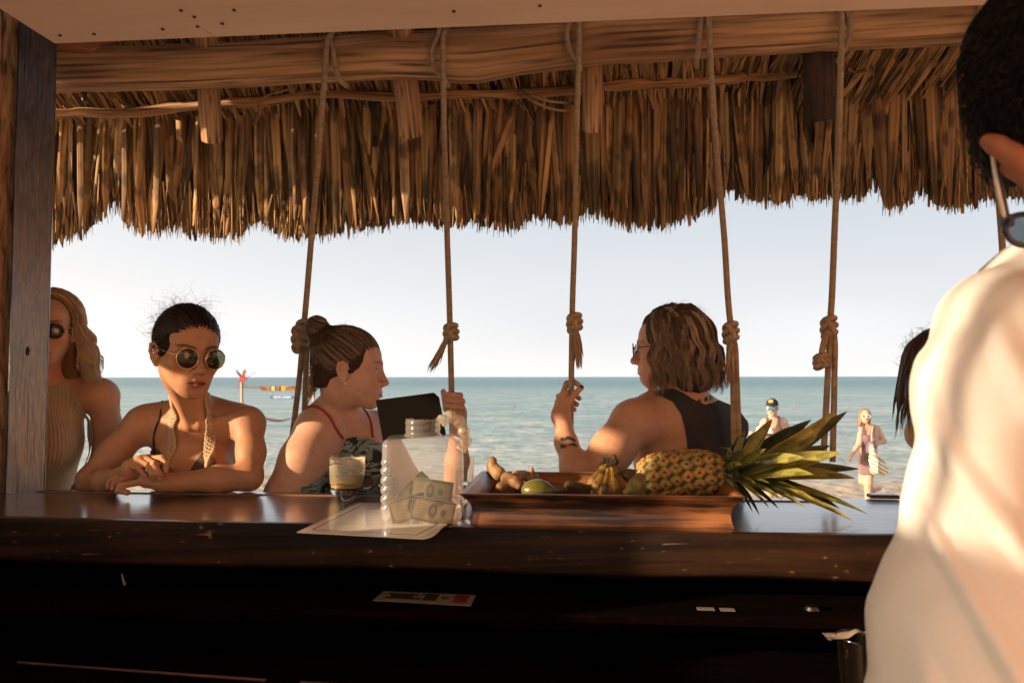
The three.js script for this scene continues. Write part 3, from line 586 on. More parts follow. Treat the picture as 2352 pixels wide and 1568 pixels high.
  buckets.forEach((b, v) => { const im = shade(new THREE.InstancedMesh(variants[v], M.leaf, b.length)); b.forEach(([m, c], i) => { im.setMatrixAt(i, m); im.setColorAt(i, lin(...c)); }); im.name = 'palm_leaf_mass'; im.userData.kind = 'stuff'; t.add(im); });
  // the thick body of the roof above the visible strips
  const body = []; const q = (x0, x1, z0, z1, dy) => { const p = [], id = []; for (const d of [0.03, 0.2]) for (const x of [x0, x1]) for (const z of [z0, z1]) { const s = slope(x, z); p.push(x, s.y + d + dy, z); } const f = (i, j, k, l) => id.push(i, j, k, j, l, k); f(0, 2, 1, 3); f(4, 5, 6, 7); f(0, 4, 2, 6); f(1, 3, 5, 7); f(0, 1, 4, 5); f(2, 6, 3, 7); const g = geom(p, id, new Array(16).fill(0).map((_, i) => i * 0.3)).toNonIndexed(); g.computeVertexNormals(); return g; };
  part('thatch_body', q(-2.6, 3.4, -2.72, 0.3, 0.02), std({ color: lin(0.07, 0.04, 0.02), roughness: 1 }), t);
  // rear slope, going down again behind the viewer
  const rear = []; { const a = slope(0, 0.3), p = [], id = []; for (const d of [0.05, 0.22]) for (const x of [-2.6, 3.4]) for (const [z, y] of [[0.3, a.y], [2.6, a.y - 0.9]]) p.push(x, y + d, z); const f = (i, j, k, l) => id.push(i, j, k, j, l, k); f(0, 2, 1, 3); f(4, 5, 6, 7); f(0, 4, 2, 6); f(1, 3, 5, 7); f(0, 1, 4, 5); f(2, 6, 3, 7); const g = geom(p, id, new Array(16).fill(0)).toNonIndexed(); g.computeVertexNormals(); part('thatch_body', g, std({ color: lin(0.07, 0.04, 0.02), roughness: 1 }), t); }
}
// ================================================================ swing ropes hanging from the log
function ropeMesh(pts, r, parent, name = 'strand') { return part(name, tube(curve(pts, Math.max(24, pts.length * 14)), r, 10), M.rope, parent); }
function fringe(parent, at, dir, len, n, spread, name = 'tassel') {
  const paths = []; for (let i = 0; i < n; i++) { const a = at.clone().add(V(gauss(), gauss(), gauss()).multiplyScalar(0.004)), d = dir.clone().add(V(gauss(), gauss() * 0.4, gauss()).multiplyScalar(spread)).normalize(), L = len * rr(0.6, 1.1); paths.push({ pts: [0, 0.3, 0.6, 0.85, 1].map((t) => a.clone().addScaledVector(d, L * t).add(V(gauss() * 0.002, -0.02 * t * t * L * 3, gauss() * 0.002))), r: rr(0.0012, 0.0026) }); }
  const fm = part(name, hairGeo(paths, 0.002, () => { const k = rr(0.6, 1.2); return [0.36 * k, 0.245 * k, 0.15 * k]; }, 4), M.fray, parent); fm.userData.kind = 'stuff'; return fm;
}
function knot(parent, c, r, s = 1) {                                   // turns of rope drawn tight round the standing rope, one end tucked through
  const pts = [], n = 54, tilt = 0.35 * s; for (let i = 0; i <= n; i++) { const k = i / n, a = k * Math.PI * 2 * 2.6, R = r * (1.75 + 0.35 * Math.sin(k * 3.1)), y = (0.5 - k) * r * 5.2; pts.push(V(c.x + Math.cos(a) * R, c.y + y * s + Math.sin(a) * R * tilt, c.z + Math.sin(a) * R)); }
  const e = pts[n].clone(); pts.push(V(c.x + r * 0.6, c.y - r * 1.2 * s, c.z + r * 2.4), V(c.x - r * 0.9, c.y + r * 1.4 * s, c.z + r * 2.3), V(c.x - r * 1.6, c.y + r * 2.4 * s, c.z + r * 0.6)); void e;
  return part('knot', tube(curve(pts, 110), r, 10), M.rope, parent);
}
const ZR = ZLOG + RLOG + 0.016, RR = 0.0088;
// tops: where the rope crosses the log; main: picture points down the rope; wrap: the turn round the log
const ropes = [
  { at: [752, 92], main: [[752, 92], [745, 175], [733, 330], [715, 545], [703, 690], [696, 765]], wrap: [[758, 92], [764, 112], [769, 150], [781, 182]], knot: [697, 765], legs: [[[694, 790], [688, 860], [670, 1010]], [[703, 790], [702, 860], [697, 1010]]], big: 1.5,
    label: 'hanging rope knotted behind the hair bun of the woman in the flowered top' },
  { at: [1018, 84], main: [[1018, 84], [1018, 180], [1021, 330], [1027, 545], [1032, 700], [1037, 900], [1040, 1060]], wrap: [[1006, 82], [992, 118], [995, 148], [1018, 180]], knot: [1036, 765], tassel: [[1028, 775], [-0.55, -1, 0.1], 0.1],
    label: 'hanging rope with a frayed tassel, held above the plastic jar' },
  { at: [1330, 36], main: [[1330, 36], [1329, 150], [1324, 330], [1320, 545], [1315, 700], [1312, 900], [1309, 1080]], wrap: [[1318, 36], [1303, 70], [1308, 110], [1328, 142]], knot: [1320, 742], tassel: [[1323, 752], [0.06, -1, 0], 0.105],
    label: 'hanging rope held by the woman in the black top' },
  { at: [1626, 22], main: [[1626, 22], [1632, 130], [1645, 330], [1664, 545], [1673, 690], [1680, 760]], wrap: [[1612, 26], [1608, 70], [1605, 110], [1602, 134]], knot: [1679, 764], legs: [[[1681, 790], [1684, 860], [1686, 1020]], [[1688, 790], [1692, 860], [1698, 1020]]], tassel: [[1676, 785], [-0.05, -1, 0.2], 0.115], big: 1.1,
    label: 'hanging rope just right of the woman with the wavy bob' },
  { at: [1932, 20], main: [[1932, 20], [1932, 130], [1926, 330], [1917, 545], [1911, 690], [1907, 745]], wrap: [[1944, 16], [1954, 50], [1951, 85], [1935, 122]], knot: [1905, 752], legs: [[[1906, 775], [1902, 860], [1892, 1050]], [[1915, 765], [1917, 880], [1913, 1060]]], tail: [[1898, 770], [1890, 800], [1887, 830]], big: 1.15,
    label: 'hanging rope above the pineapple leaves with a knotted loose end' },
  { at: [2262, 0], main: [[2262, -20], [2270, 130], [2284, 330], [2302, 545], [2310, 700], [2316, 900], [2318, 1060]], wrap: [[2254, -10], [2252, 30], [2245, 75], [2226, 102]],
    label: 'rightmost hanging rope, partly behind the head of the man in white' },
];
seed(5);
ropes.forEach((o) => {
  const zAt = (py) => lerp(ZR, -2.22, smooth(60, 900, py)), p3 = ([px, py], dz = 0) => Pz(px, py, zAt(py) + dz);
  const top = Pz(o.at[0], logC(o.at[0]), ZLOG).y + RLOG, t = thing('hanging_rope', o.label, 'rope', p3(o.main[o.main.length - 1]), 'ropes hanging from the log beam');
  delete t.userData.group;
  // over the log, down the front
  const a = p3(o.main[0]), over = [V(a.x, top - 0.03, ZLOG - RLOG - 0.01), V(a.x, top + RLOG * 0.8, ZLOG - 0.05), V(a.x, top + RLOG + 0.012, ZLOG), V(a.x, top + RLOG * 0.75, ZLOG + 0.058)];
  ropeMesh([...over, ...o.main.map((q) => p3(q))], RR, t);
  const w = o.wrap.map(([x, y], i) => Pz(x, y, i === o.wrap.length - 1 ? ZR - 0.035 : ZR - 0.004)), f = w[0].clone().add(V(0, 0.045, -0.04)), l = w[w.length - 1].clone().add(V(0.006, -0.004, -0.05));
  ropeMesh([V(f.x, top + RLOG + 0.01, ZLOG), f, ...w, l], RR * 0.95, t, 'log_wrap');
  if (o.knot) { const c = p3(o.knot); knot(t, c, RR * 0.95, o.big ?? 1); if (o.big > 1.4) knot(t, c.clone().add(V(-0.008, -0.018, 0.01)), RR, 1.4); }
  for (const leg of o.legs ?? []) ropeMesh([p3(o.knot), ...leg.map((q) => p3(q))], RR * 0.95, t);
  if (o.tail) { ropeMesh([p3(o.knot), ...o.tail.map((q) => p3(q, 0.012))], RR, t, 'loose_end'); knot(t, p3(o.tail[2], 0.012), RR * 0.9, 0.8); }
  if (o.tassel) { const at = p3(o.tassel[0], 0.012); fringe(t, at, V(...o.tassel[1]).normalize(), o.tassel[2], 90, 0.1); }
});
// the ties on the pole
{
  const t = thing('palm_tie', 'pale strip of palm leaf knotted round the thin pole in the middle', 'tie', Pz(1200, 215, ZPOLE + 0.03)), m = std({ map: T.leaf, color: lin(0.4, 0.27, 0.15), roughness: 0.7 });
  const k = (l) => tube(curve(l.map(([x, y]) => Pz(x, y, ZPOLE + 0.03)), 20), 0.0045, 6, { flat: 0.35 });
  part('tie_strand', k([[1192, 200], [1196, 225], [1203, 240], [1214, 262], [1226, 285]]), m, t); part('tie_strand', k([[1206, 202], [1200, 222], [1194, 238], [1205, 252]]), m, t);
  part('tie_strand', k([[1204, 206], [1225, 220], [1262, 232], [1322, 238]]), m, t); part('tie_strand', k([[1204, 222], [1235, 238], [1268, 250], [1306, 256]]), m, t);
  const u = thing('palm_tie', 'twisted dry leaf tied round the thin pole near its left end', 'tie', Pz(640, 215, ZPOLE + 0.03));
  part('tie_strand', k([[660, 185], [628, 212], [600, 228], [590, 262], [580, 290]]), m, u); part('tie_strand', k([[690, 180], [660, 205], [620, 214]]), m, u);
  const s = thing('palm_tie', 'looped dry leaf tied round the thin pole right of the blackened rafter', 'tie', Pz(2000, 150, ZPOLE + 0.03));
  part('tie_strand', k([[2040, 112], [2010, 130], [1965, 150], [1950, 160], [1980, 165], [2005, 150], [2006, 175]]), m, s);
}
// left side of the hut: boards added, their gaps cut to shape the low sun
// outside the picture: a half wall, posts, and added boards whose gaps aim sun patches
{
  const X0 = -1.79, X1 = -1.765, t = thing('added_plank_wall', 'dark plank side wall, unseen on the left, with gaps added to shape the sunlight', 'wall', V(-1.78, 0, -0.7)), m = M.under;
  const plank = (z0, z1, y0, y1) => part('plank', box(X0, X1, y0, y1, z0, z1, 0.002), m, t);
  const holes = [[-1.86, -1.47, 1.40, 1.475], [-1.74, -1.40, 1.33, 1.585], [-1.36, -1.17, 1.668, 1.725], [-1.12, -0.86, 1.42, 1.72]]; // z0, z1, y0, y1
  const zs = [-2.32, -0.72]; let cuts = [...new Set([...zs, -2.12, ...holes.flatMap((h) => [h[0], h[1]])])].filter((z) => z >= zs[0] && z <= zs[1]).sort((a, b) => a - b);
  for (let i = 0; i < cuts.length - 1; i++) { const a = cuts[i], b = cuts[i + 1], mid = (a + b) / 2; let y = 1.331; const hs = holes.filter((h) => mid > h[0] && mid < h[1]).sort((p, q) => p[2] - q[2]); for (const h of hs) { if (h[2] > y + 0.002) plank(a, b, y, h[2]); y = Math.max(y, h[3]); } if (mid < -2.12) { plank(a, b, y, 1.93); plank(a, b, 2.36, 3.0); } else plank(a, b, y, 3.1 + 0.3 * smooth(-2, -0.9, mid)); }
  for (let k = 0; k < 7; k++) plank(-2.32, 0.9, k * 0.19, k * 0.19 + 0.19);
  plank(-0.15, 0.9, 1.331, 1.78);
  for (const z of [-0.7, 0.9]) part('stud', box(-1.83, -1.795, 0, 3.3, z - 0.04, z + 0.04, 0.004), m, t);
  // unseen right wall, added so pale sunlit boards bounce warm light into the bar
  const w = thing('added_bounce_wall', 'warm pale board wall added unseen on the right to bounce sunlight into the bar', 'wall', V(3.1, 0, 1)), bm = std({ map: rep(T.ply, 0.6, 0.6), color: lin(1.5, 1.2, 0.85), roughness: 0.85 });
  for (let k = 0; k < 13; k++) part('board', box(3.08, 3.11, k * 0.2, k * 0.2 + 0.197, -0.5, 3.4, 0.003), bm, w);
  // unseen leaf strips added at the left eave to dapple the sun on the shirt
  seed(44); const lf = thing('added_leaf_strips', 'dry palm leaf strips added unseen at the left eave to dapple the sunlight', 'palm leaves', V(-1.95, 2.6, 0.2)), lmat = std({ map: T.leaf, color: lin(0.3, 0.17, 0.08), roughness: 0.7, side: THREE.DoubleSide });
  for (let i = 0; i < 62; i++) { const z = rr(-0.45, 0.75), y1 = rr(1.7, 2.2), w2 = rr(0.012, 0.036), p = []; const n = 6; const pos = [], idx = [], uv = []; for (let j = 0; j <= n; j++) { const k = j / n, ww = w2 * (1 - 0.8 * k * k), y = lerp(3.2, y1, k), zz = z + 0.35 * (k - 0.5) * (y1 - 3.2) * 0.35 + gauss() * 0.006; pos.push(-1.95 + 0.05 * k, y, zz - ww, -1.95 + 0.05 * k, y, zz + ww); uv.push(0, k, 0.3, k); } for (let j = 0; j < n; j++) { const a = j * 2; idx.push(a, a + 1, a + 2, a + 1, a + 3, a + 2); } part('palm_leaf', geom(pos, idx, uv), lmat, lf); }
}
// ================================================================ on the counter
// ---- fruit tray: four flared sides and a base
const TRAY = { x0: Py(1081, 1203, TOP).x, x1: Py(1683, 1211, TOP).x, z0: -1.955, z1: -1.617, h: 0.066 };
{
  const { x0, x1, z0, z1, h } = TRAY, prof = []; for (let i = 0; i <= 10; i++) { const t = i / 10; prof.push([0.002 - 0.010 * Math.sin(t * 2.6) + 0.026 * Math.pow(t, 2.2), t * h]); }
  const t = thing('fruit_tray', 'dark stained wooden tray with flared sides holding fruit on the counter', 'tray', V((x0 + x1) / 2, TOP, (z0 + z1) / 2));
  const mat = phys({ map: rep(tex(1024, 256, (u, v) => { const g = tfbm(u, v, 3, 22, 201, 4), b = tfbm(u, v, 5, 4, 205, 4); return S3(...mix3([0.014, 0.006, 0.004], [0.3, 0.115, 0.036], smooth(0.36, 0.66, g * 0.5 + b * 0.55))); }), 1.7, 5), bumpMap: rep(T.darkBump, 2, 3), bumpScale: 0.0012, roughness: 0.42, clearcoat: 0.35, clearcoatRoughness: 0.3 });
  const side = (ax, az, bx, bz, nx, nz, len) => {                     // from corner a to corner b, outward normal n
    const pos = [], uv = [], idx = [], ring = [...prof.map(([o, y]) => [o, y]), [prof[10][0] - 0.006, h + 0.001], ...prof.slice(1, 11).reverse().map(([o, y]) => [o - 0.013, y]), [-0.013, 0.001]], tx = (bx - ax) / len, tz = (bz - az) / len, w = ring.length;
    for (const e of [0, 1]) ring.forEach(([o, y], i) => { const m = e ? o : -o; pos.push((e ? bx : ax) + nx * o + tx * m, TOP + y, (e ? bz : az) + nz * o + tz * m); uv.push(e * len, i * 0.008); });
    for (let i = 0; i < w; i++) { const j = (i + 1) % w; idx.push(i, w + i, j, j, w + i, w + j); }
    const g = geom(pos, idx, uv).toNonIndexed(); g.computeVertexNormals(); return g;
  };
  part('side_board', side(x0, z1, x1, z1, 0, 1, x1 - x0), mat, t); part('side_board', side(x1, z0, x0, z0, 0, -1, x1 - x0), mat, t);
  part('side_board', side(x1, z1, x1, z0, 1, 0, z1 - z0), mat, t); part('side_board', side(x0, z0, x0, z1, -1, 0, z1 - z0), mat, t);
  part('base_board', box(x0 + 0.002, x1 - 0.002, TOP + 0.003, TOP + 0.011, z0 + 0.002, z1 - 0.002, 0.002), mat, t);
}
// ---- pineapple
{
  seed(31);
  const C = P(1566, 1091, 1.775), t = thing('pineapple', 'ripe pineapple lying in the tray with its long leafy crown to the right', 'pineapple', V(C.x, C.y - 0.06, C.z));
  const ax = P(1672, 1084, 1.755).sub(P(1462, 1098, 1.79)).normalize(), u1 = V(0, 1, 0).addScaledVector(ax, -ax.y).normalize(), u2 = ax.clone().cross(u1), L = 0.205, Rm = 0.0545;
  const prof = (s) => Rm * Math.pow(Math.max(0.02, 1 - Math.pow(Math.abs(2 * s - 0.98) , 3.4)), 0.5);
  const at = (s, a, r = prof(s)) => C.clone().addScaledVector(ax, (s - 0.5) * L).addScaledVector(u1, Math.cos(a) * r).addScaledVector(u2, Math.sin(a) * r);
  { const pos = [], idx = [], w = 25; for (let i = 0; i <= 20; i++) for (let k = 0; k < w; k++) { const q = at(i / 20, k / 24 * 6.2832, prof(i / 20) * 0.93); pos.push(q.x, q.y, q.z); } for (let i = 0; i < 20; i++) for (let k = 0; k < 24; k++) { const a = i * w + k; idx.push(a, a + w, a + 1, a + 1, a + w, a + w + 1); } part('flesh_core', geom(pos, idx), std({ color: lin(0.09, 0.085, 0.025), roughness: 0.8 }), t); }
  const mats = [0, 1, 2].map((i) => std({ vertexColors: true, roughness: 0.55 }));
  const shape = (v) => { const pos = [0.25, 0, 0.0105], col = [0.09, 0.05, 0.025], idx = [], rings = [[0.2, 0.0062, [0.13, 0.07, 0.03]], [0.34, 0.0044, [0.52 - 0.06 * v, 0.26, 0.08]], [0.66, 0.0052, [0.46 - 0.05 * v, 0.235, 0.065]], [0.94, 0.003, [0.3, 0.2, 0.05]], [1.06, 0.0, [0.11, 0.12, 0.035]], [1.14, -0.005, [0.07, 0.085, 0.025]]];
    const n = 12; rings.forEach(([r, z, c]) => { for (let k = 0; k < n; k++) { const a = k / n * 6.2832, q = r * (1 + 0.12 * Math.cos(a * 4) + 0.06 * Math.sin(a * 2 + v)), rg = (Math.abs(Math.cos(a * 2)) * 0.0022 + rr(-0.0011, 0.0011)) * (r < 0.9 && r > 0.3 ? 1 : 0); pos.push(Math.cos(a) * q, Math.sin(a) * q, z + rg + (r < 0.3 && k === 0 ? 0.006 : 0)); const m = rr(0.62, 1.15); col.push(c[0] * m, c[1] * m, c[2] * m); } });
    for (let k = 0; k < n; k++) { idx.push(0, 1 + k, 1 + (k + 1) % n); for (let r = 0; r < rings.length - 1; r++) { const a = 1 + r * n + k, b = 1 + r * n + (k + 1) % n; idx.push(a, a + n, b, b, a + n, b + n); } } return geom(pos, idx, null, col); };
  const G = [0, 1, 2].map(shape);
  for (let j = 0; j < 8; j++) for (let i = 0; i < 12; i++) {
    const s = 0.07 + j * 0.122, a = (i + 0.5 * (j % 2)) / 12 * 6.2832 + 0.12 * j, q = at(s, a, prof(s) * 0.93), q2 = at(s + 0.03, a, prof(Math.min(0.99, s + 0.03)) * 0.93), tt = q2.sub(q).normalize(), n = V(0, 0, 0).addScaledVector(u1, Math.cos(a)).addScaledVector(u2, Math.sin(a)); n.addScaledVector(tt, -n.dot(tt)).normalize();
    const b = tt.clone().cross(n), sc = Math.min(1, prof(s) / Rm + 0.12), m = shade(new THREE.Mesh(G[(i + j) % 3], mats[(i * 7 + j) % 3])); m.name = 'fruitlet';
    m.applyMatrix4(new THREE.Matrix4().makeBasis(tt, b.negate(), n).scale(V(0.0145, 0.0143 * sc, 1)).setPosition(q.sub(t.position))); if (m.matrix.determinant() < 0) { m.matrix.identity(); m.position.set(0, 0, 0); m.quaternion.identity(); m.scale.set(1, 1, 1); m.applyMatrix4(new THREE.Matrix4().makeBasis(tt, b.negate(), n).scale(V(0.0145, 0.0143 * sc, 1)).setPosition(q)); } t.add(m);
  }
  // crown: every leaf a blade of its own
  const blade = (b, c, e, w, up, fold = 0.35) => { const pos = [], uv = [], idx = [], n = 14; for (let i = 0; i <= n; i++) { const k = i / n, q = b.clone().multiplyScalar((1 - k) ** 2).addScaledVector(c, 2 * k * (1 - k)).addScaledVector(e, k * k), T2 = c.clone().sub(b).multiplyScalar(1 - k).addScaledVector(e.clone().sub(c), k).normalize(), S = T2.clone().cross(up).normalize(), U = S.clone().cross(T2), ww = w * (0.5 + 0.5 * Math.min(1, k * 2.4)) * Math.pow(1 - Math.pow(k, 2.6), 0.9) + 0.0004;
      for (const s of [-1, -0.5, 0, 0.5, 1]) { const q2 = q.clone().addScaledVector(S, s * ww * 0.5).addScaledVector(U, Math.abs(s) * ww * fold * 0.5); pos.push(q2.x, q2.y, q2.z); uv.push(s * ww * 0.5, k); } }
    for (let i = 0; i < n; i++) for (let k = 0; k < 4; k++) { const a = i * 5 + k; idx.push(a, a + 1, a + 5, a + 1, a + 6, a + 5); } return geom(pos, idx, uv); };
  const lt = tex(128, 512, (u, v) => { const l = tfbm(u, v, 16, 2, 211, 3), b = tfbm(u, v, 3, 6, 214, 4), k = 0.62 + 0.45 * l - 0.3 * smooth(0.55, 0.75, b); return [k, k * (1 + 0.04 * b), k * 0.9]; });
  const lm = [[0.36, 0.32, 0.09], [0.24, 0.235, 0.065], [0.45, 0.37, 0.115], [0.075, 0.085, 0.03]].map((c) => phys({ map: rep(lt, 12, 1), color: lin(...c), roughness: 0.48, side: THREE.DoubleSide, specularIntensity: 0.6 }));  // sunlight is painted in: light tones for front blades, dark for those behind
  const hub = at(1.02, 0, 0);
  const L2 = [ // tip x, y, depth, width px, base offset px, bow px, tone
    [1921, 941, 1.74, 40, [20, -6], 26, 2], [1947, 944, 1.80, 42, [26, -2], 14, 3], [1864, 964, 1.84, 34, [16, -14], -6, 3], [1775, 962, 1.78, 30, [8, -16], -10, 1], [1817, 979, 1.88, 22, [10, -10], -10, 3], [1932, 1039, 1.66, 44, [26, 4], -6, 0], [1967, 1099, 1.68, 42, [26, 8], -14, 0], [1974, 1077, 1.75, 32, [26, 4], -12, 3], [1908, 1023, 1.83, 36, [22, 0], -4, 3],
    [1963, 1198, 1.62, 26, [20, 14], -22, 2], [1995, 1181, 1.64, 24, [24, 12], -24, 1], [1849, 1164, 1.60, 25, [12, 16], -18, 0], [1877, 1152, 1.63, 28, [18, 12], -18, 2], [1912, 1168, 1.61, 18, [16, 14], -18, 0], [1930, 1168, 1.66, 34, [22, 12], -24, 3], [1798, 1148, 1.60, 20, [6, 18], -12, 1], [1789, 1168, 1.63, 16, [4, 18], -16, 3], [1745, 1183, 1.64, 12, [-2, 20], -16, 3], [1729, 1176, 1.66, 10, [-8, 20], -14, 3], [1767, 1166, 1.60, 14, [0, 18], -14, 2], [1710, 1158, 1.64, 9, [-14, 18], -10, 1], [1822, 1142, 1.62, 20, [10, 16], -14, 3],
    [1850, 1052, 1.60, 46, [14, 2], -14, 0], [1870, 1090, 1.58, 50, [12, 8], -6, 0], [1880, 1000, 1.72, 38, [18, -6], 10, 1], [1740, 990, 1.82, 24, [0, -16], -12, 3], [1712, 988, 1.79, 17, [-8, -18], -12, 1], [1700, 1000, 1.84, 15, [-12, -18], -14, 3], [1800, 1010, 1.84, 28, [12, -10], -4, 3], [1838, 1018, 1.88, 26, [14, -6], 0, 3], [1760, 1030, 1.64, 24, [-2, -4], -8, 1], [1790, 1060, 1.6, 26, [2, 2], -8, 3], [1745, 1062, 1.63, 20, [-8, 0], -10, 0], [1768, 1110, 1.6, 22, [-2, 12], -8, 1], [1735, 1110, 1.62, 18, [-12, 10], -12, 0], [1836, 1125, 1.62, 22, [12, 14], -12, 3],
  ];
  const ph = P(1690, 1086, 1.76);
  for (const [x, y, d, w, [ox, oy], bow, tone] of L2) {
    const b = P(1690 + ox * 0.75, 1086 + oy * 0.9, 1.76 + (d - 1.76) * 0.12), e = P(x, y, d), mid = b.clone().lerp(e, 0.5), out = mid.clone().sub(hub.clone().addScaledVector(ax, 0.1)).addScaledVector(ax, -mid.clone().sub(hub).dot(ax) * 0.6), c = P(lerp(1690 + ox, x, 0.5), lerp(1086 + oy, y, 0.5) + bow, (1.76 + d) / 2 - 0.005);
    const up = out.lengthSq() > 1e-6 ? out.clone().negate().normalize() : V(0, 1, 0); up.add(V(-0.7, 0.5, 1.3)).normalize();
    part('leaf', blade(b, c, e, w * 1.15 * d / FPX, up), lm[tone], t);
  }
  for (let i = 0; i < 26; i++) { // short curled leaves round the base of the crown
    const a = i / 26 * 6.2832 * 2.0, r = rr(0.018, 0.036), b = at(rr(0.96, 1.03), a, r * 0.75), d = V(0, 0, 0).addScaledVector(u1, Math.cos(a)).addScaledVector(u2, Math.sin(a)), l = rr(0.028, 0.06);
    part('leaf', blade(b, b.clone().addScaledVector(d, l * 0.8).addScaledVector(ax, l * 0.5), b.clone().addScaledVector(d, l * 0.9).addScaledVector(ax, l * rr(-0.4, 0.9)).add(V(0, -0.012, 0)), rr(0.011, 0.019), ax.clone().negate()), lm[Math.floor(rnd() * 4)], t);
  }
}
// ---- ginger, lime, bananas
{
  const lump = (name, list, k, label, cat, mat, bump = 0.0012, fq = 90) => { const S = new Sculpt(); for (const [a, b, ra, rb] of list) S.cone(a, b, ra, rb, k); const b = S.bounds(), g = S.mesh(0.0025, { offset: (x, y, z) => bump * noise3(x * fq, y * fq, z * fq), color: (p) => { const m = noise3(p.x * 120, p.y * 120, p.z * 120), n = noise3(p.x * 40, p.y * 40, p.z * 300); return mat(p, m, n); } }); return solo(name, g, std({ vertexColors: true, roughness: 0.6 }), label, cat); };
  const gin = (p, m, n) => { const k = 1 + 0.3 * m + 0.2 * n; return [0.33 * k, 0.19 * k, 0.085 * k]; };
  const g1 = [[P(1131, 1058, 1.86), P(1130, 1068, 1.86), 0.0105, 0.012], [P(1132, 1074, 1.86), P(1146, 1087, 1.85), 0.015, 0.0175]];
  lump('ginger_root', g1, 0.004, 'knobbly ginger root standing up at the left end of the tray', 'ginger', gin);
  lump('ginger_root', [[P(1165, 1099, 1.8), P(1184, 1106, 1.78), 0.016, 0.013], [P(1186, 1094, 1.82), P(1204, 1091, 1.86), 0.014, 0.012], [P(1166, 1108, 1.79), P(1150, 1118, 1.78), 0.013, 0.012], [P(1184, 1108, 1.78), P(1192, 1116, 1.77), 0.011, 0.008]], 0.005, 'plump ginger root lying between the standing root and the lime', 'ginger', gin);
  lump('ginger_root', [[P(1213, 1098, 1.86), P(1226, 1099, 1.86), 0.015, 0.0155], [P(1221, 1090, 1.86), P(1222, 1076, 1.86), 0.01, 0.0045], [P(1221, 1100, 1.86), P(1221, 1122, 1.86), 0.013, 0.01]], 0.006, 'small ginger piece with a pointed top behind the lime', 'ginger', gin);
  { const c = P(1234, 1127, 1.70), S = new Sculpt(); S.ell(c, V(0.036, 0.0255, 0.027), 0.01).cone(c.clone().add(V(0.03, 0, 0)), c.clone().add(V(0.04, 0.001, 0)), 0.008, 0.004, 0.012); solo('lime', S.mesh(0.0025, { color: (p) => { const m = 0.5 + 0.5 * noise3(p.x * 25, p.y * 25, p.z * 25); return mix3([0.11, 0.145, 0.022], [0.22, 0.2, 0.033], m); } }), phys({ vertexColors: true, roughness: 0.3, clearcoat: 0.3, clearcoatRoughness: 0.3 }), 'glossy green and yellow lime lying in the tray', 'lime'); }
  const ban = (p, m, n) => { const k = smooth(0.1, 0.6, m * 0.6 + n * 0.5); return mix3([0.3, 0.18, 0.04], [0.06, 0.034, 0.014], k * 0.9); };
  lump('banana', [[P(1306, 1114, 1.7), P(1330, 1122, 1.74), 0.0085, 0.014], [P(1330, 1122, 1.74), P(1370, 1136, 1.78), 0.014, 0.017], [P(1305, 1114, 1.7), P(1300, 1117, 1.69), 0.0085, 0.004]], 0.005, 'dark overripe banana tip showing over the tray rim', 'banana', (p, m) => { const k = 1 + 0.5 * m; return [0.1 * k, 0.065 * k, 0.025 * k]; });
  {
    const hub = P(1401, 1066, 1.79), t = thing('banana_bunch', 'bunch of spotted bananas with a black cut stem in the middle of the tray', 'bananas', V(hub.x, TOP + 0.012, hub.z));
    const ends = [[1364, 1106, 1.76], [1374, 1116, 1.72], [1388, 1122, 1.715], [1399, 1122, 1.72], [1412, 1120, 1.72], [1424, 1112, 1.76], [1434, 1104, 1.83], [1380, 1112, 1.88]];
    ends.forEach(([x, y, d], i) => { const e = P(x, y, d), S = new Sculpt(), m = hub.clone().lerp(e, 0.45).add(V(0, 0.008, 0)), low = e.clone().add(V((x - 1401) * 0.0004, -0.035, (d - 1.79) * 0.3)); S.chain([hub.clone().add(V((x - 1401) * 0.0002, 0, 0)), m, e, low], [0.0055, 0.0068, 0.0125, 0.015], 0.004); part('banana', S.mesh(0.0025, { color: (p) => ban(p, noise3(p.x * 110, p.y * 110, p.z * 110), noise3(p.x * 40 + i, p.y * 40, p.z * 40) + 0.35 * smooth(0.02, 0.0, p.distanceTo(hub) - 0.012)) }), std({ vertexColors: true, roughness: 0.55 }), t); });
    const S = new Sculpt(); S.cone(hub.clone().add(V(-0.012, 0.006, 0)), hub.clone().add(V(0.012, 0.006, 0.0)), 0.0085, 0.0095, 0.004).cone(hub.clone().add(V(-0.014, 0.006, 0.004)), hub.clone().add(V(-0.02, 0.004, 0.006)), 0.006, 0.005, 0.004).cone(hub.clone().add(V(0.006, 0.006, 0)), hub.clone().add(V(0.01, 0.018, 0)), 0.007, 0.0062, 0.003); part('cut_stem', S.mesh(0.002, { offset: (x, y, z) => 0.0012 * noise3(x * 200, y * 200, z * 200), color: () => [0.03, 0.02, 0.012] }), std({ vertexColors: true, roughness: 0.8 }), t);
  }
  lump('banana', [[P(1470, 1098, 1.68), P(1464, 1112, 1.65), 0.0125, 0.0165], [P(1464, 1112, 1.65), P(1466, 1140, 1.66), 0.0165, 0.014], [P(1464, 1112, 1.65), P(1440, 1130, 1.66), 0.013, 0.009]], 0.006, 'yellow green banana end propped against the pineapple base', 'banana', (p, m, n) => mix3([0.27, 0.21, 0.045], [0.11, 0.085, 0.028], clamp(0.4 + m * 0.5, 0, 1)));
  lump('sweet_potato', [[P(1424, 1092, 1.88), P(1456, 1096, 1.88), 0.018, 0.02]], 0.01, 'smooth brown root behind the banana bunch', 'root', (p, m) => { const k = 1 + 0.15 * m; return [0.24 * k, 0.12 * k, 0.07 * k]; });
}
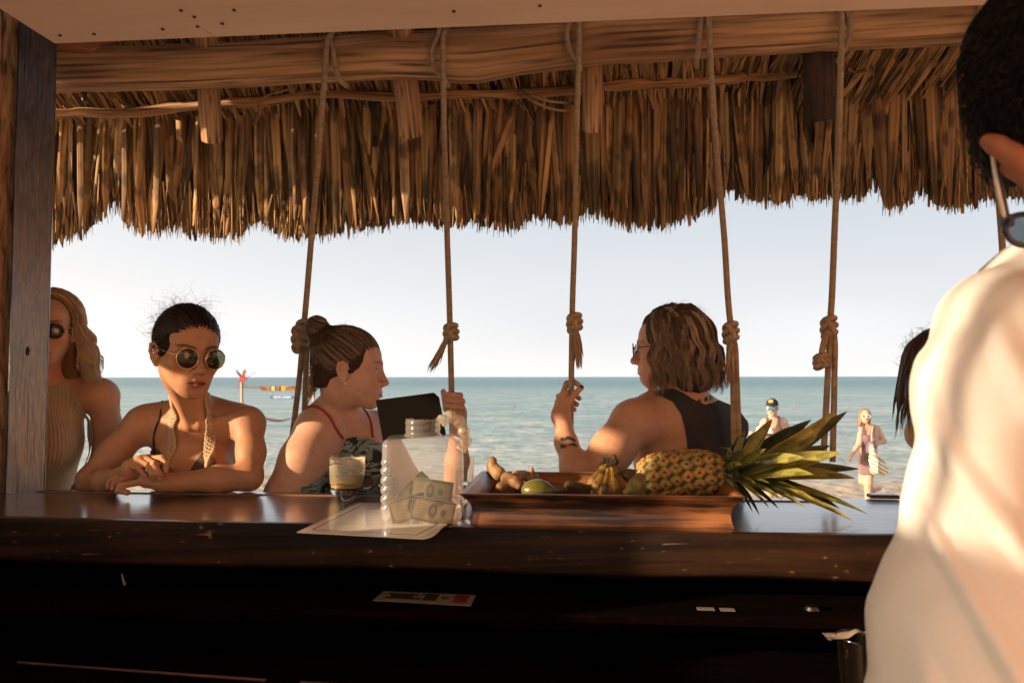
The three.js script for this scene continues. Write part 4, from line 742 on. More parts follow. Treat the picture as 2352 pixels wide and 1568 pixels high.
// ---- laminated menu under the jar
{
  const y = TOP + 0.0045, q = [Py(682, 1223, y), Py(968, 1238, y), Py(1012, 1215, y), Py(1085, 1160, y), Py(822, 1156, y)], sh = new THREE.Shape(), ax = q[0];
  const L = (p) => [p.x - ax.x, -(p.z - ax.z)]; sh.moveTo(...L(q[0])); sh.lineTo(...L(q[1])); sh.quadraticCurveTo(L(q[1])[0] + 0.022, L(q[1])[1] + 0.0, ...L(q[2])); sh.lineTo(...L(q[3])); sh.lineTo(...L(q[4])); sh.closePath();
  const g = new THREE.ExtrudeGeometry(sh, { depth: 0.0012, bevelEnabled: true, bevelSize: 0.0008, bevelThickness: 0.0004, bevelSegments: 1 }); g.rotateX(-Math.PI / 2); g.translate(ax.x, y, ax.z);
  const px = (p) => { const b = g.boundingBox ?? (g.computeBoundingBox(), g.boundingBox); return [(p.x - b.min.x) / (b.max.x - b.min.x), (b.max.z - p.z) / (b.max.z - b.min.z)]; };
  const pa = g.attributes.position, ua = g.attributes.uv; for (let i = 0; i < pa.count; i++) { const [u, v] = px(V(pa.getX(i), 0, pa.getZ(i))); ua.setXY(i, u, v); }
  const Q = q.map(px), map = canvasTex(512, 512, (c, w, h) => { const at = (i, j, s, r) => { const a = [lerp(Q[i][0], Q[j][0], s), lerp(Q[i][1], Q[j][1], s)], m = [0.5, 0.5]; return [(lerp(a[0], m[0], r)) * w, (1 - lerp(a[1], m[1], r)) * h]; };
    c.fillStyle = '#d9d2c4'; c.fillRect(0, 0, w, h); c.fillStyle = '#f2ede2'; c.beginPath(); [0, 1, 2, 3, 4].forEach((i) => c.lineTo(...at(i, i, 0, 0.05))); c.fill(); c.strokeStyle = '#8d8a80'; c.lineWidth = 9; c.beginPath(); [0, 1, 2, 3, 4, 0].forEach((i) => c.lineTo(...at(i, i, 0, 0.15))); c.stroke(); c.lineWidth = 3; c.strokeStyle = '#a9a497'; for (let k = 0; k < 9; k++) { c.beginPath(); c.moveTo(...at(0, 4, 0.15 + k * 0.075, 0.3)); c.lineTo(...at(1, 3, 0.15 + k * 0.075, 0.45)); c.stroke(); } });
  solo('menu_sheet', g, phys({ map, roughness: 0.5, clearcoat: 1, clearcoatRoughness: 0.12 }), 'laminated white menu sheet under the plastic jar, jutting over the counter edge', 'menu');
}
// ---- plastic tip jar with banknotes and a card
{
  const f = P(962, 1211, 1.578), yaw = 5 * Math.PI / 180, base = V(f.x - 0.004, TOP + 0.0065, f.z - 0.066), X = V(Math.cos(yaw + 0.06), 0, -Math.sin(yaw + 0.06)), Z = V(Math.sin(yaw + 0.06), 0, Math.cos(yaw + 0.06));
  const at = (x, y, z) => base.clone().addScaledVector(X, x).addScaledVector(Z, z).add(V(0, y, 0));
  const t = thing('plastic_jar', 'big clear plastic tip jar with ribbed sides and a neck, holding banknotes', 'jar', base);
  const loft = (hs, half, wob, N = 64, thick = 0) => { const pos = [], idx = []; hs.forEach((y, j) => { const [hx, hz, n, cx] = half(y); for (let i = 0; i < N; i++) { const a = i / N * 6.2832, c = Math.cos(a), s = Math.sin(a), e = 2 / n; let x = Math.sign(c) * Math.pow(Math.abs(c), e) * hx, z = Math.sign(s) * Math.pow(Math.abs(s), e) * hz; x += wob(y, c, s); const q = at(x + cx, y, z); pos.push(q.x, q.y, q.z); } }); for (let j = 0; j < hs.length - 1; j++) for (let i = 0; i < N; i++) { const a = j * N + i, b = j * N + (i + 1) % N; idx.push(a, a + N, b, b, a + N, b + N); } return { pos, idx, N }; };
  const hs = []; for (let i = 0; i <= 90; i++) hs.push(i / 90 * 0.176); const H = 0.176;
  const half = (y) => { const b = smooth(0, 0.012, y), top = smooth(H, H - 0.016, y); const hx = lerp(0.075, 0.0845, b) * lerp(0.8, 1, Math.sqrt(top)), hz = lerp(0.066, 0.074, b) * lerp(0.72, 1, Math.sqrt(top)); return [hx, hz, lerp(4, 7, top), -0.004 * (1 - top)]; };
  const rib = (y, c) => (c < -0.3 ? -1 : c > 0.3 ? 0.35 : 0) * smooth(0.012, 0.03, y) * smooth(0.135, 0.12, y) * 0.0045 * (Math.abs(Math.sin(y / 0.0195 * 3.1416)) - 0.25) * Math.min(1, (Math.abs(c) - 0.3) * 4);
  const b = loft(hs, half, rib); { const cT = b.pos.length / 3, qT = at(-0.004, H + 0.002, 0); b.pos.push(qT.x, qT.y, qT.z); const j = (hs.length - 1) * b.N; for (let i = 0; i < b.N; i++) b.idx.push(cT, j + (i + 1) % b.N, j + i); } const c0 = b.pos.length / 3; const q0 = at(0, 0.003, 0); b.pos.push(q0.x, q0.y, q0.z); for (let i = 0; i < b.N; i++) b.idx.push(c0, i, (i + 1) % b.N);
  const pet = phys({ color: lin(0.95, 0.92, 0.89), transmission: 0.9, thickness: 0, roughness: 0.17, ior: 1.5, side: THREE.DoubleSide });
  part('jar_body', geom(b.pos, b.idx), pet, t);
  const ny = []; for (let i = 0; i <= 30; i++) ny.push(H - 0.001 + i / 30 * 0.038);
  const nk = loft(ny, (y) => { const k = (y - H) / 0.038, r = 0.037 + 0.0016 * Math.max(0, Math.sin(k * 19)) + (k < 0.12 ? 0.004 * (1 - k / 0.12) : 0); return [r, r, 2, -0.002]; }, () => 0, 48); part('jar_neck', geom(nk.pos, nk.idx), pet, t);
  // moulded handle on the right, with finger bumps
  const hp = [[0.036, 0.205, -0.02], [0.052, 0.215, -0.03], [0.072, 0.206, -0.035], [0.086, 0.182, -0.035], [0.09, 0.16, -0.035], [0.078, 0.142, -0.035]].map((q) => at(...q));
  part('handle', tube(curve(hp, 50), (k) => 0.0125 + 0.0018 * Math.sin(k * 34), 16), phys({ color: lin(0.93, 0.84, 0.7), transmission: 0.72, thickness: 0, roughness: 0.3, side: THREE.DoubleSide }), t);
  // banknotes standing and lying in the jar
  const note = canvasTex(512, 220, (c, w, h) => { c.fillStyle = '#b3a57c'; c.fillRect(0, 0, w, h); c.strokeStyle = '#2b2a20'; c.lineWidth = 14; c.strokeRect(16, 16, w - 32, h - 32); c.lineWidth = 3; c.strokeRect(34, 34, w - 68, h - 68); c.fillStyle = '#3c3b2c'; c.beginPath(); c.ellipse(w / 2, h / 2, 50, 66, 0, 0, 7); c.fill(); c.fillStyle = '#8f8c70'; c.beginPath(); c.ellipse(w / 2, h / 2 - 10, 24, 32, 0, 0, 7); c.fill(); c.fillStyle = '#3f4a34'; c.beginPath(); c.arc(w * 0.74, h / 2, 30, 0, 7); c.fill(); c.fillStyle = '#33352a'; c.font = 'bold 46px serif'; for (const [x, y] of [[24, 60], [w - 54, 60], [24, h - 22], [w - 54, h - 22]]) c.fillText('1', x, y); c.fillStyle = '#5c5b46'; for (let i = 0; i < 5; i++) c.fillRect(70, 60 + i * 24, 90, 6); });
  const nm = std({ map: note, color: lin(0.42, 0.39, 0.3), roughness: 0.85, side: THREE.DoubleSide }), nm2 = std({ map: note, color: lin(0.22, 0.24, 0.19), roughness: 0.85, side: THREE.DoubleSide });
  const bill = (c, rx, ry, rz, curl, m, label) => { const g = new THREE.PlaneGeometry(0.092, 0.05, 14, 6), p = g.attributes.position; for (let i = 0; i < p.count; i++) p.setZ(i, curl * Math.sin((p.getX(i) / 0.1 + 0.5) * 3.14) + 0.004 * noise3(p.getX(i) * 60, p.getY(i) * 60, curl * 100)); g.computeVertexNormals(); g.rotateX(rx); g.rotateZ(rz); g.rotateY(ry + yaw); g.translate(c.x, c.y, c.z); return solo('banknote', g, m, label, 'banknote'); };
  bill(at(0.022, 0.024, 0.052), -0.12, 0.03, -0.2, 0.004, nm, 'banknote with a numeral lying lowest at the front of the jar');
  bill(at(-0.024, 0.027, 0.03), -0.3, 0.35, 0.22, 0.012, nm, 'folded banknote at the lower left inside the jar');
  bill(at(0.018, 0.058, 0.012), -0.25, -0.2, -0.1, 0.014, nm2, 'greyish banknote standing behind the others in the jar');
  bill(at(-0.02, 0.05, -0.012), -0.35, 0.4, 0.75, 0.018, nm2, 'crumpled banknote leaning at the back left of the jar');
  bill(at(0.02, 0.018, -0.025), -1.25, 0.3, 0.2, 0.012, nm2, 'banknote lying flat on the bottom of the jar');
  // black card behind the neck
  const cp = [[864, 919], [996, 902], [1008, 912], [1024, 998], [880, 1011]].map(([x, y]) => P(x, y, 1.685)), sh = new THREE.Shape(), o = cp[0], cx = V(1, 0, 0).applyQuaternion(_q), cy = V(0, 1, 0).applyQuaternion(_q), cz = V(0, 0, 1).applyQuaternion(_q);
  cp.forEach((p, i) => { const d = p.clone().sub(o), a = d.dot(cx), e = d.dot(cy); i ? sh.lineTo(a, e) : sh.moveTo(a, e); }); sh.closePath();
  const cg = new THREE.ExtrudeGeometry(sh, { depth: 0.003, bevelEnabled: true, bevelSize: 0.0006, bevelThickness: 0.0005, bevelSegments: 1 }); cg.applyMatrix4(new THREE.Matrix4().makeBasis(cx, cy, cz).setPosition(o));
  solo('black_card', cg, phys({ color: lin(0.008, 0.006, 0.005), roughness: 1, specularIntensity: 0.15 }), 'black card propped behind the neck of the plastic jar, slightly tilted', 'card');
}
// ---- glasses
const clear = phys({ color: lin(0.97, 0.97, 0.96), transmission: 1, thickness: 0, roughness: 0.03, ior: 1.45 });
{
  const b = Py(797, 1134, TOP + 0.001), r = 0.0485, H = 0.101, t = thing('juice_glass', 'squat glass tumbler with a finger of yellow smoothie left in it', 'glass', b);
  const solid = phys({ color: lin(0.97, 0.97, 0.96), transmission: 1, thickness: 0.01, roughness: 0.02, ior: 1.5 });
  const lathe = (pr) => new THREE.LatheGeometry(pr.map(([x, y]) => new THREE.Vector2(x, y)), 48).translate(b.x, b.y, b.z);
  part('tumbler', lathe([[0.0001, 0], [0.037, 0], [0.042, 0.003], [0.045, 0.02], [r, H - 0.001], [r - 0.0008, H], [r - 0.002, H - 0.001], [0.0428, 0.022], [0.04, 0.014], [0.0001, 0.013]]), solid, t);
  part('smoothie', lathe([[0.0001, 0.0136], [0.0398, 0.0146], [0.0424, 0.022], [0.0436, 0.031], [0.0001, 0.031]]), std({ color: lin(0.62, 0.37, 0.05), roughness: 0.5 }), t);
  const film = tex(512, 256, (u, v) => { const a = tfbm(u, v, 8, 5, 301, 4), w = Math.abs(tfbm(u, v, 11, 9, 305, 3) - 0.5) * 2; return smooth(0.3, 0.62, a * 0.75 + 0.35 * (1 - w)) * 0.8 + 0.12; }, false);
  part('froth', lathe([[0.0438, 0.031], [0.0442, 0.05], [0.0452, 0.072], [0.0459, 0.093]]), phys({ color: lin(0.9, 0.8, 0.58), alphaMap: film, transparent: true, opacity: 0.62, roughness: 0.7, transmission: 0.35, thickness: 0, side: THREE.DoubleSide }), t);
  const b2 = Py(1074, 1112, TOP + 0.001), t2 = thing('water_glass', 'empty clear glass standing behind the right side of the plastic jar', 'glass', b2), H2 = 0.083;
  part('tumbler', new THREE.LatheGeometry([[0.0001, 0], [0.014, 0], [0.0155, 0.003], [0.019, H2], [0.0178, H2], [0.0142, 0.008], [0.0001, 0.007]].map(([x, y]) => new THREE.Vector2(x, y)), 32).translate(b2.x, b2.y, b2.z), solid, t2);
  const b3 = Py(1074, 1200, TOP + 0.001), t3 = thing('shot_glass', 'small glass peeking out between the plastic jar and the tray', 'glass', b3);
  part('tumbler', new THREE.LatheGeometry([[0.0001, 0], [0.011, 0], [0.0125, 0.003], [0.0145, 0.05], [0.0135, 0.05], [0.0112, 0.008], [0.0001, 0.007]].map(([x, y]) => new THREE.Vector2(x, y)), 28).translate(b3.x, b3.y, b3.z), solid, t3);
}
// ---- sunglasses, cable, phone
{
  const c = Py(862, 1134, TOP + 0.001), t = thing('sunglasses', 'dark folded sunglasses lying on the counter left of the plastic jar', 'sunglasses', c), lens = phys({ color: lin(0.01, 0.008, 0.008), roughness: 0.06, clearcoat: 1 });
  for (const s of [-1, 1]) { part('lens', new THREE.SphereGeometry(0.027, 24, 14).scale(1, 0.86, 0.22).rotateX(-0.35).translate(c.x + s * 0.031, c.y + 0.026, c.z - 0.002 * s), lens, t); part('rim', new THREE.TorusGeometry(0.0265, 0.0026, 8, 30).scale(1, 0.86, 1).rotateX(-0.35).translate(c.x + s * 0.031, c.y + 0.026, c.z - 0.002 * s), std({ color: lin(0.03, 0.01, 0.008), roughness: 0.3 }), t); }
  for (const s of [-1, 1]) part('temple', tube(curve([V(c.x + s * 0.058, c.y + 0.032, c.z), V(c.x + s * 0.05, c.y + 0.02, c.z + 0.02), V(c.x - s * 0.03, c.y + 0.006, c.z + 0.026 + s * 0.004), V(c.x - s * 0.055, c.y + 0.004, c.z + 0.022 + s * 0.004)], 16), 0.0024, 8), lens, t);
  const wy = TOP + 0.003, w = [[848, 1130], [830, 1140], [808, 1150], [796, 1155], [789, 1162], [788, 1172], [785, 1180]].map(([x, y]) => Py(x, y, wy));
  solo('charging_cable', tube(curve(w, 40), 0.0019, 8), std({ color: lin(0.03, 0.03, 0.03), roughness: 0.5 }), 'thin dark cable curling on the counter in front of the smoothie glass', 'cable');
  const e = [Py(784, 1130, TOP + 0.03), Py(783, 1140, TOP + 0.012), Py(790, 1150, wy), Py(806, 1146, wy), Py(815, 1138, wy)]; solo('earphone_wire', tube(curve(e, 24), 0.0022, 8), std({ color: lin(0.45, 0.43, 0.42), roughness: 0.4 }), 'short pale wire hooked beside the base of the smoothie glass', 'wire');
  const p = Py(2024, 1145, TOP + 0.001); const g = box(p.x - 0.026, p.x + 0.045, TOP + 0.0012, TOP + 0.0102, p.z - 0.03, p.z + 0.006, 0.004);
  const ph = thing('phone', 'black phone lying on the far edge of the counter beside the man in white', 'phone', p); part('case', g, std({ color: lin(0.012, 0.012, 0.013), roughness: 0.4 }), ph); part('screen', box(p.x - 0.023, p.x + 0.042, TOP + 0.0103, TOP + 0.0108, p.z - 0.027, p.z + 0.003, 0.0002), phys({ color: lin(0.01, 0.01, 0.012), roughness: 0.08 }), ph);
}
// ---- below the counter: sticker on the shelf, plastic cup with a napkin
{
  const y = 0.9135, q = [[856, 1378], [1081, 1391], [1093, 1366], [881, 1357]].map(([a, b]) => Py(a, b, y)), pos = [], top = q.map((p) => [p.x, y, p.z]), bot = q.map((p) => [p.x, y - 0.001, p.z]);
  for (const f of [top, bot]) for (const v of f) pos.push(...v);
  const g = geom(pos, [0, 1, 2, 0, 2, 3, 4, 6, 5, 4, 7, 6, 0, 4, 5, 0, 5, 1, 1, 5, 6, 1, 6, 2, 2, 6, 7, 2, 7, 3, 3, 7, 4, 3, 4, 0], [0, 0, 1, 0, 1, 1, 0, 1, 0, 0, 1, 0, 1, 1, 0, 1]).toNonIndexed(); g.computeVertexNormals();
  solo('bumper_sticker', g, std({ map: canvasTex(1024, 256, (c, w, h) => { c.fillStyle = '#7d6c55'; c.fillRect(0, 0, w, h); c.fillStyle = '#0c0c14'; c.fillRect(95, 40, 330, 50); c.fillRect(130, 70, 250, 70); c.fillRect(90, 140, 390, 50); c.fillRect(450, 20, 60, 50); c.fillRect(500, 16, 140, 180); c.fillStyle = '#2c2620'; c.beginPath(); c.ellipse(722, 112, 42, 34, 0, 0, 7); c.fill(); c.fillStyle = '#6a1712'; c.fillRect(815, 16, 150, 190); c.fillStyle = '#7c6a50'; for (let i = 0; i < 44; i++) c.fillRect(60 + i * 20, 214, 12, 14); }), roughness: 0.7 }), 'printed flag sticker stuck on the dark shelf below the jar', 'sticker');
  const cb = V(0, 0, 0); cb.copy(P(1972, 1460, 1.26)); const r = 0.0335, hgt = 0.115, t = thing('plastic_cup', 'clear plastic cup with a crumpled napkin, low by the man in white', 'cup', V(cb.x, cb.y - hgt, cb.z));
  part('cup_wall', new THREE.LatheGeometry([[0.0001, 0], [r * 0.74, 0], [r * 0.78, 0.006], [r, hgt - 0.004], [r + 0.002, hgt], [r - 0.001, hgt - 0.002], [r * 0.75, 0.008], [0.0001, 0.003]].map(([x, z]) => new THREE.Vector2(x, z)), 40).translate(cb.x, cb.y - hgt, cb.z), phys({ color: lin(0.55, 0.5, 0.45), transmission: 1, thickness: 0, roughness: 0.15, side: THREE.DoubleSide }), t);
  seed(77); const S = new THREE.PlaneGeometry(0.085, 0.05, 16, 10), p = S.attributes.position; for (let i = 0; i < p.count; i++) { const x = p.getX(i), z = p.getY(i); p.setXYZ(i, cb.x - 0.008 + x, cb.y + 0.006 + 0.011 * noise3(x * 55, 2, z * 60) - 0.5 * Math.abs(x) * 0.25, cb.z + z); } S.computeVertexNormals();
  solo('napkin', S, std({ color: lin(0.2, 0.155, 0.115), roughness: 0.9, side: THREE.DoubleSide }), 'crumpled paper napkin stuffed in the plastic cup at the lower right', 'napkin');
  for (const [x, y2, w2, l] of [[1622, 1399, 0.024, 'white paper slip on the dark shelf, the left one of two below the pineapple'], [1672, 1401, 0.02, 'white paper slip on the dark shelf, the right one of two below the pineapple']]) { const q2 = Py(x, y2, 0.9135); solo('paper_slip', box(q2.x - w2 * 0.7, q2.x + w2 * 0.7, 0.9128, 0.9142, q2.z - 0.012, q2.z + 0.006, 0.0004), std({ color: lin(0.16, 0.135, 0.11), roughness: 0.8 }), l, 'paper'); }
  { const q2 = Py(1866, 1399, 0.9135), c = thing('crown_cap', 'crimped metal bottle cap lying on the dark shelf left of the man in white', 'cap', q2), st = std({ color: lin(0.1, 0.09, 0.08), metalness: 1, roughness: 0.35 }); part('skirt', new THREE.CylinderGeometry(0.0125, 0.0155, 0.006, 21).translate(q2.x, q2.y + 0.003, q2.z), st, c); part('top', new THREE.CylinderGeometry(0.011, 0.0125, 0.0012, 21).translate(q2.x, q2.y + 0.0067, q2.z), st, c); }
  const k = Py(282, 1330, 0.913), kn = P(282, 1330, 1.62); void k;
  solo('bottle_opener', tube([kn.clone().add(V(-0.003, 0.012, 0)), kn, kn.clone().add(V(0.004, -0.012, 0))], (a) => 0.0022 + 0.0016 * a, 8), std({ color: lin(0.12, 0.11, 0.1), metalness: 1, roughness: 0.5 }), 'small metal opener hanging in the dark under the left of the counter', 'opener');
}
// ================================================================ in the water: the name sign
{
  const D = 27, q = (x, y) => P(x, y, D), px = D / FPX, t = thing('beach_sign', 'wooden beam sign with coloured letter tiles on two pale posts in the sea', 'sign', V(q(640, 900).x, SEA, q(640, 900).z));
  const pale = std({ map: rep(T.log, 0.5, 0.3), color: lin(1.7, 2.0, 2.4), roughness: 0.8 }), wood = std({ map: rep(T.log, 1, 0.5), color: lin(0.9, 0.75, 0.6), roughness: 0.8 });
  const post = (x, y, r) => { const a = q(x, y), b = V(a.x + 0.02, SEA - 0.5, a.z); part('post', tube([a, a.clone().lerp(b, 0.4).add(V(0.02, 0, 0)), b], (k) => r * (1 + 0.1 * noise3(k * 9, x, 1)), 12), pale, t); };
  post(555, 877, 0.047); post(720, 858, 0.043);
  part('cross_beam', tube([q(546, 888), q(640, 890.5), q(736, 887)], 0.024, 10), wood, t);
  const z = q(645, 892), face = (x0, x1, y0, y1, dz, m, name, par) => { const a = q(x0, y0), b = q(x1, y1); const g = new RoundedBoxGeometry(Math.abs(b.x - a.x) , Math.abs(a.y - b.y), 0.03, 1, 0.004).rotateY(0).translate((a.x + b.x) / 2, (a.y + b.y) / 2, (a.z + b.z) / 2 + dz); return part(name, g, m, par); };
  face(597.5, 694, 886.5, 897.2, 0.02, std({ map: rep(T.log, 1, 0.4), color: lin(0.75, 0.55, 0.4), roughness: 0.8 }), 'sign_board', t);
  const tiles = [['H', 613, 622, '#a0622f', '#1f7f7a'], ['O', 624, 632, '#c6e07a', '#a05a2c'], ['L', 635, 643, '#a0622f', '#232a7a'], ['B', 647, 656, '#e4c417', '#5b3b12'], ['O', 660, 669, '#b4531f', '#7a2a12'], ['X', 673, 681, '#a0622f', '#8a98a0']];
  for (const [ch, a, b, bg, fg] of tiles) face(a, b, 887.3, 896.4, 0.042, std({ map: canvasTex(64, 64, (c) => { c.fillStyle = bg; c.fillRect(0, 0, 64, 64); c.fillStyle = fg; c.font = 'bold 62px sans-serif'; c.textAlign = 'center'; c.fillText(ch, 32, 54); }), roughness: 0.7 }), 'letter_tile', t);
  const hz = thing('hotel_sign', 'small blue board with white letters hanging under the tiled beam', 'sign', q(648, 915));
  face(621, 676.5, 908, 915.4, 0.02, std({ map: canvasTex(512, 68, (c) => { c.fillStyle = '#1d5f9e'; c.fillRect(0, 0, 512, 68); c.fillStyle = '#e8f0f4'; c.font = 'bold 60px sans-serif'; c.textAlign = 'center'; c.fillText('HOTEL ZOMAY', 256, 56, 490); }), roughness: 0.7 }), 'board', hz);
  for (const x of [626, 671]) part('cord', tube([q(x, 896), q(x, 909)], 0.006, 6), wood, hz);
  // flamingo cut out of painted board
  const fl = thing('flamingo_figure', 'red flamingo figure with spread wings on the left post of the sign', 'figure', q(556, 880)), o = q(556, 868), S = (l) => { const s = new THREE.Shape(); l.forEach(([x, y], i) => { const v = [(x - 556) * px, (868 - y) * px]; i ? s.lineTo(...v) : s.moveTo(...v); }); const g = new THREE.ExtrudeGeometry(s, { depth: 0.03, bevelEnabled: true, bevelSize: 0.006, bevelThickness: 0.006, bevelSegments: 1 }); return g.rotateY(5 * Math.PI / 180).translate(o.x, o.y, o.z); };
  const red = std({ color: lin(0.42, 0.07, 0.055), roughness: 0.7 }), teal = std({ color: lin(0.06, 0.12, 0.15), roughness: 0.7 });
  part('body', S([[547, 877], [551, 868], [551, 862], [556, 862], [561, 864], [568, 866], [566, 871], [560, 875], [556, 878], [551, 876]]), red, fl);
  part('wing', S([[552, 866], [546, 860], [542.5, 853], [542.5, 848], [546, 853], [551, 858], [556, 863]]), teal, fl); part('wing', S([[556, 864], [557, 857], [559.5, 850], [562.5, 848], [564.5, 855], [562, 860], [562.5, 866]]), red, fl);
  part('neck', tube(curve([q(567, 867), q(573, 863), q(580, 858), q(584, 855.6), q(586.5, 858.5)], 20), (k) => 0.012 - 0.004 * k, 8), red, fl);
  part('leg', tube([q(551, 878), q(547, 885), q(542, 892)], 0.008, 6), red, fl); part('leg', tube([q(557, 878), q(559, 883), q(565, 883), q(566, 887)], 0.008, 6), red, fl);
  const h = [[556, 925], [575, 946], [600, 957], [618, 963], [640, 966], [660, 963], [690, 950], [720, 925]].map(([x, y]) => q(x, y)); solo('hammock', tube(curve(h, 50), (k) => 0.012 + 0.035 * Math.exp(-(((k - 0.5) / 0.17) ** 2)), 10, { flat: 0.6 }), std({ color: lin(0.12, 0.06, 0.06), roughness: 0.9 }), 'dark hammock slung low between the two sign posts over the water', 'hammock');
  for (const [x, d, w] of [[1181, 64, 'between the two middle ropes, the left one'], [1398, 64, 'just left of the woman with the wavy bob'], [1826, 62, 'right of the man in the black cap'], [1948, 62, 'between the fifth rope and the woman in mauve'], [276, 60, 'between the two women on the left']]) { const b = V(P(x, 884, d).x, SEA + 0.06, P(x, 884, d).z), u = thing('buoy', 'tiny red buoy on the far water ' + w, 'buoy', b); part('float', new THREE.SphereGeometry(0.075, 12, 10).translate(b.x, b.y, b.z), std({ color: lin(0.5, 0.09, 0.05), roughness: 0.5 }), u); part('cap', new THREE.CylinderGeometry(0.015, 0.015, 0.08, 6).translate(b.x, b.y + 0.1, b.z), std({ color: lin(0.4, 0.38, 0.35), roughness: 0.6 }), u); }
}
// ================================================================ people
const px2m = (d) => d / FPX, DEG = Math.PI / 180;
const camInv = camera.matrixWorld.clone().invert(), _v = V(0, 0, 0);
const proj = (p) => { _v.copy(p).applyMatrix4(camInv); return [1176 - _v.x / _v.z * FPX, 784 + _v.y / _v.z * FPX, -_v.z]; };
function polyDist(x, y, poly) {                                        // signed distance to a closed outline, negative inside
  let d = 1e9, s = 1; for (let i = 0, j = poly.length - 1; i < poly.length; j = i++) { const [ax, ay] = poly[i], [bx, by] = poly[j], ex = bx - ax, ey = by - ay, wx = x - ax, wy = y - ay, t = clamp((wx * ex + wy * ey) / (ex * ex + ey * ey), 0, 1); d = Math.min(d, (wx - ex * t) ** 2 + (wy - ey * t) ** 2); if ((ay > y) !== (by > y) && x < (bx - ax) * (y - ay) / (by - ay) + ax) s = -s; } return s * Math.sqrt(d);
}
const clipTo = (poly) => (x, y, z) => { const q = proj(V(x, y, z)); return polyDist(q[0], q[1], poly) * q[2] / FPX; };
// the head whose point between the eyes is seen at px, py
function headAt(px, py, d, yaw, pitch, roll, size = 1) { const M0 = headFrame(V(0, 0, 0), yaw * DEG, pitch * DEG, roll * DEG, size), e = V(0, 0, 0.084).applyMatrix4(M0); return headFrame(P(px, py, d).sub(e), yaw * DEG, pitch * DEG, roll * DEG, size); }
const hl = (Mh, x, y, z) => V(x, y, z).applyMatrix4(Mh);
function person(label, at, group) { return thing('person', label, 'person', at, group); }
// glasses worn on a head
function eyewear(parent, Mh, o) {
  const g = new THREE.Group(); g.name = o.name ?? 'sunglasses'; parent.add(g);
  const w = (geo) => geo.applyMatrix4(Mh), r = o.r ?? 0.0245, sx = o.sx ?? 1, X = o.x ?? 0.0345, Y = o.y ?? -0.003, Z = o.z ?? 0.101, rim = o.rim, thick = o.thick ?? 0.0011;
  for (const s of [-1, 1]) {
    const tilt = new THREE.Matrix4().makeRotationY(s * 0.14).setPosition(s * X, Y, Z);
    part('lens', w(new THREE.SphereGeometry(0.075, 28, 10, 0, 6.2832, 0, Math.asin(r / 0.075)).translate(0, -0.075 * Math.cos(Math.asin(r / 0.075)), 0).rotateX(Math.PI / 2).scale(sx, 1, 1).applyMatrix4(tilt)), o.lens, g);
    part('rim', w(new THREE.TorusGeometry(r, thick, 8, 44).scale(sx, 1, 1).applyMatrix4(tilt)), rim, g);
    part('temple', w(tube(curve([V(s * (X + r * sx), Y + 0.008, Z - 0.004), V(s * 0.073, Y + 0.009, 0.06), V(s * 0.079, Y + 0.01, 0.0), V(s * 0.08, Y - 0.004, -0.02)], 16), o.temple ?? 0.0012, 7)), o.tmat ?? rim, g);
    part('nose_pad', w(new THREE.SphereGeometry(0.0035, 10, 8).scale(0.5, 1.2, 1).translate(s * 0.0095, Y - 0.004, Z - 0.004)), rim, g);
  }
  part('bridge', w(tube(curve([V(-X + r * sx, Y + 0.006, Z + 0.001), V(-0.005, Y + 0.0095, Z + 0.006), V(0.005, Y + 0.0095, Z + 0.006), V(X - r * sx, Y + 0.006, Z + 0.001)], 12), thick * 1.1, 8)), rim, g);
  return g;
}
// scalp ellipsoid in head axes
const SC = V(0, 0.034, -0.017), SR = V(0.0775, 0.0895, 0.099);
const scalp = (d, k = 1) => { const n = d.clone().normalize(); return V(SC.x + n.x * SR.x * k, SC.y + n.y * SR.y * k, SC.z + n.z * SR.z * k); };
const slerp = (a, b, t) => { const A = a.clone().normalize(), B = b.clone().normalize(), w = Math.acos(clamp(A.dot(B), -1, 1)); if (w < 1e-4) return A; return A.multiplyScalar(Math.sin((1 - t) * w) / Math.sin(w)).addScaledVector(B, Math.sin(t * w) / Math.sin(w)); };
function hairCap(Mh, { k = 1, front = 0.0, cut = true, extra = null } = {}) {
  const S = new Sculpt().frame(Mh); S.ell(SC, SR.clone().multiplyScalar(k), 0.01);
  if (extra) extra(S);
  if (cut) { S.ell(V(0, -0.042 + front, 0.082), V(0.066, 0.088, 0.09), 0.012, true); for (const s of [-1, 1]) S.ell(V(s * 0.085, -0.05, 0.035), V(0.03, 0.05, 0.04), 0.01, true); S.ell(V(0, -0.12, -0.02), V(0.12, 0.07, 0.16), 0.012, true); }
  return S.frame(null);
}
const hairTone = (list, v = 0.25) => (path) => { const c = path.tone ?? pick(list), k = 1 + gauss() * v; return [c[0] * k, c[1] * k, c[2] * k]; };
// hair drawn tight from the hairline to a tail at direction b
function pulledHair(Mh, b, n, { k = 1.02, spread = 0.3, tail = null } = {}) {
  const out = []; for (let i = 0; i < n; i++) {
    const a = rr(-2.4, 2.4), start = V(Math.sin(a) * 1.0, lerp(0.25, -0.5, smooth(0.75, 1.75, Math.abs(a))) + gauss() * 0.05, Math.cos(a)), t0 = rnd() < 0.5 ? rr(0, 0.04) : rr(0, 0.6), t1 = Math.min(1, t0 + rr(0.35, 0.7)), pts = [], lift = rr(0, 0.02), ph = rr(0, 6);
    const bb = V(b.x + gauss() * spread * 0.3, b.y + gauss() * spread * 0.3, b.z);
    for (let j = 0; j <= 7; j++) { const t = lerp(t0, t1, j / 7); pts.push(scalp(slerp(start, bb, t), k + lift + 0.006 * Math.sin(t * 9 + ph)).applyMatrix4(Mh)); }
    out.push({ pts, r: rr(0.0008, 0.0018) });
  } return out;
}
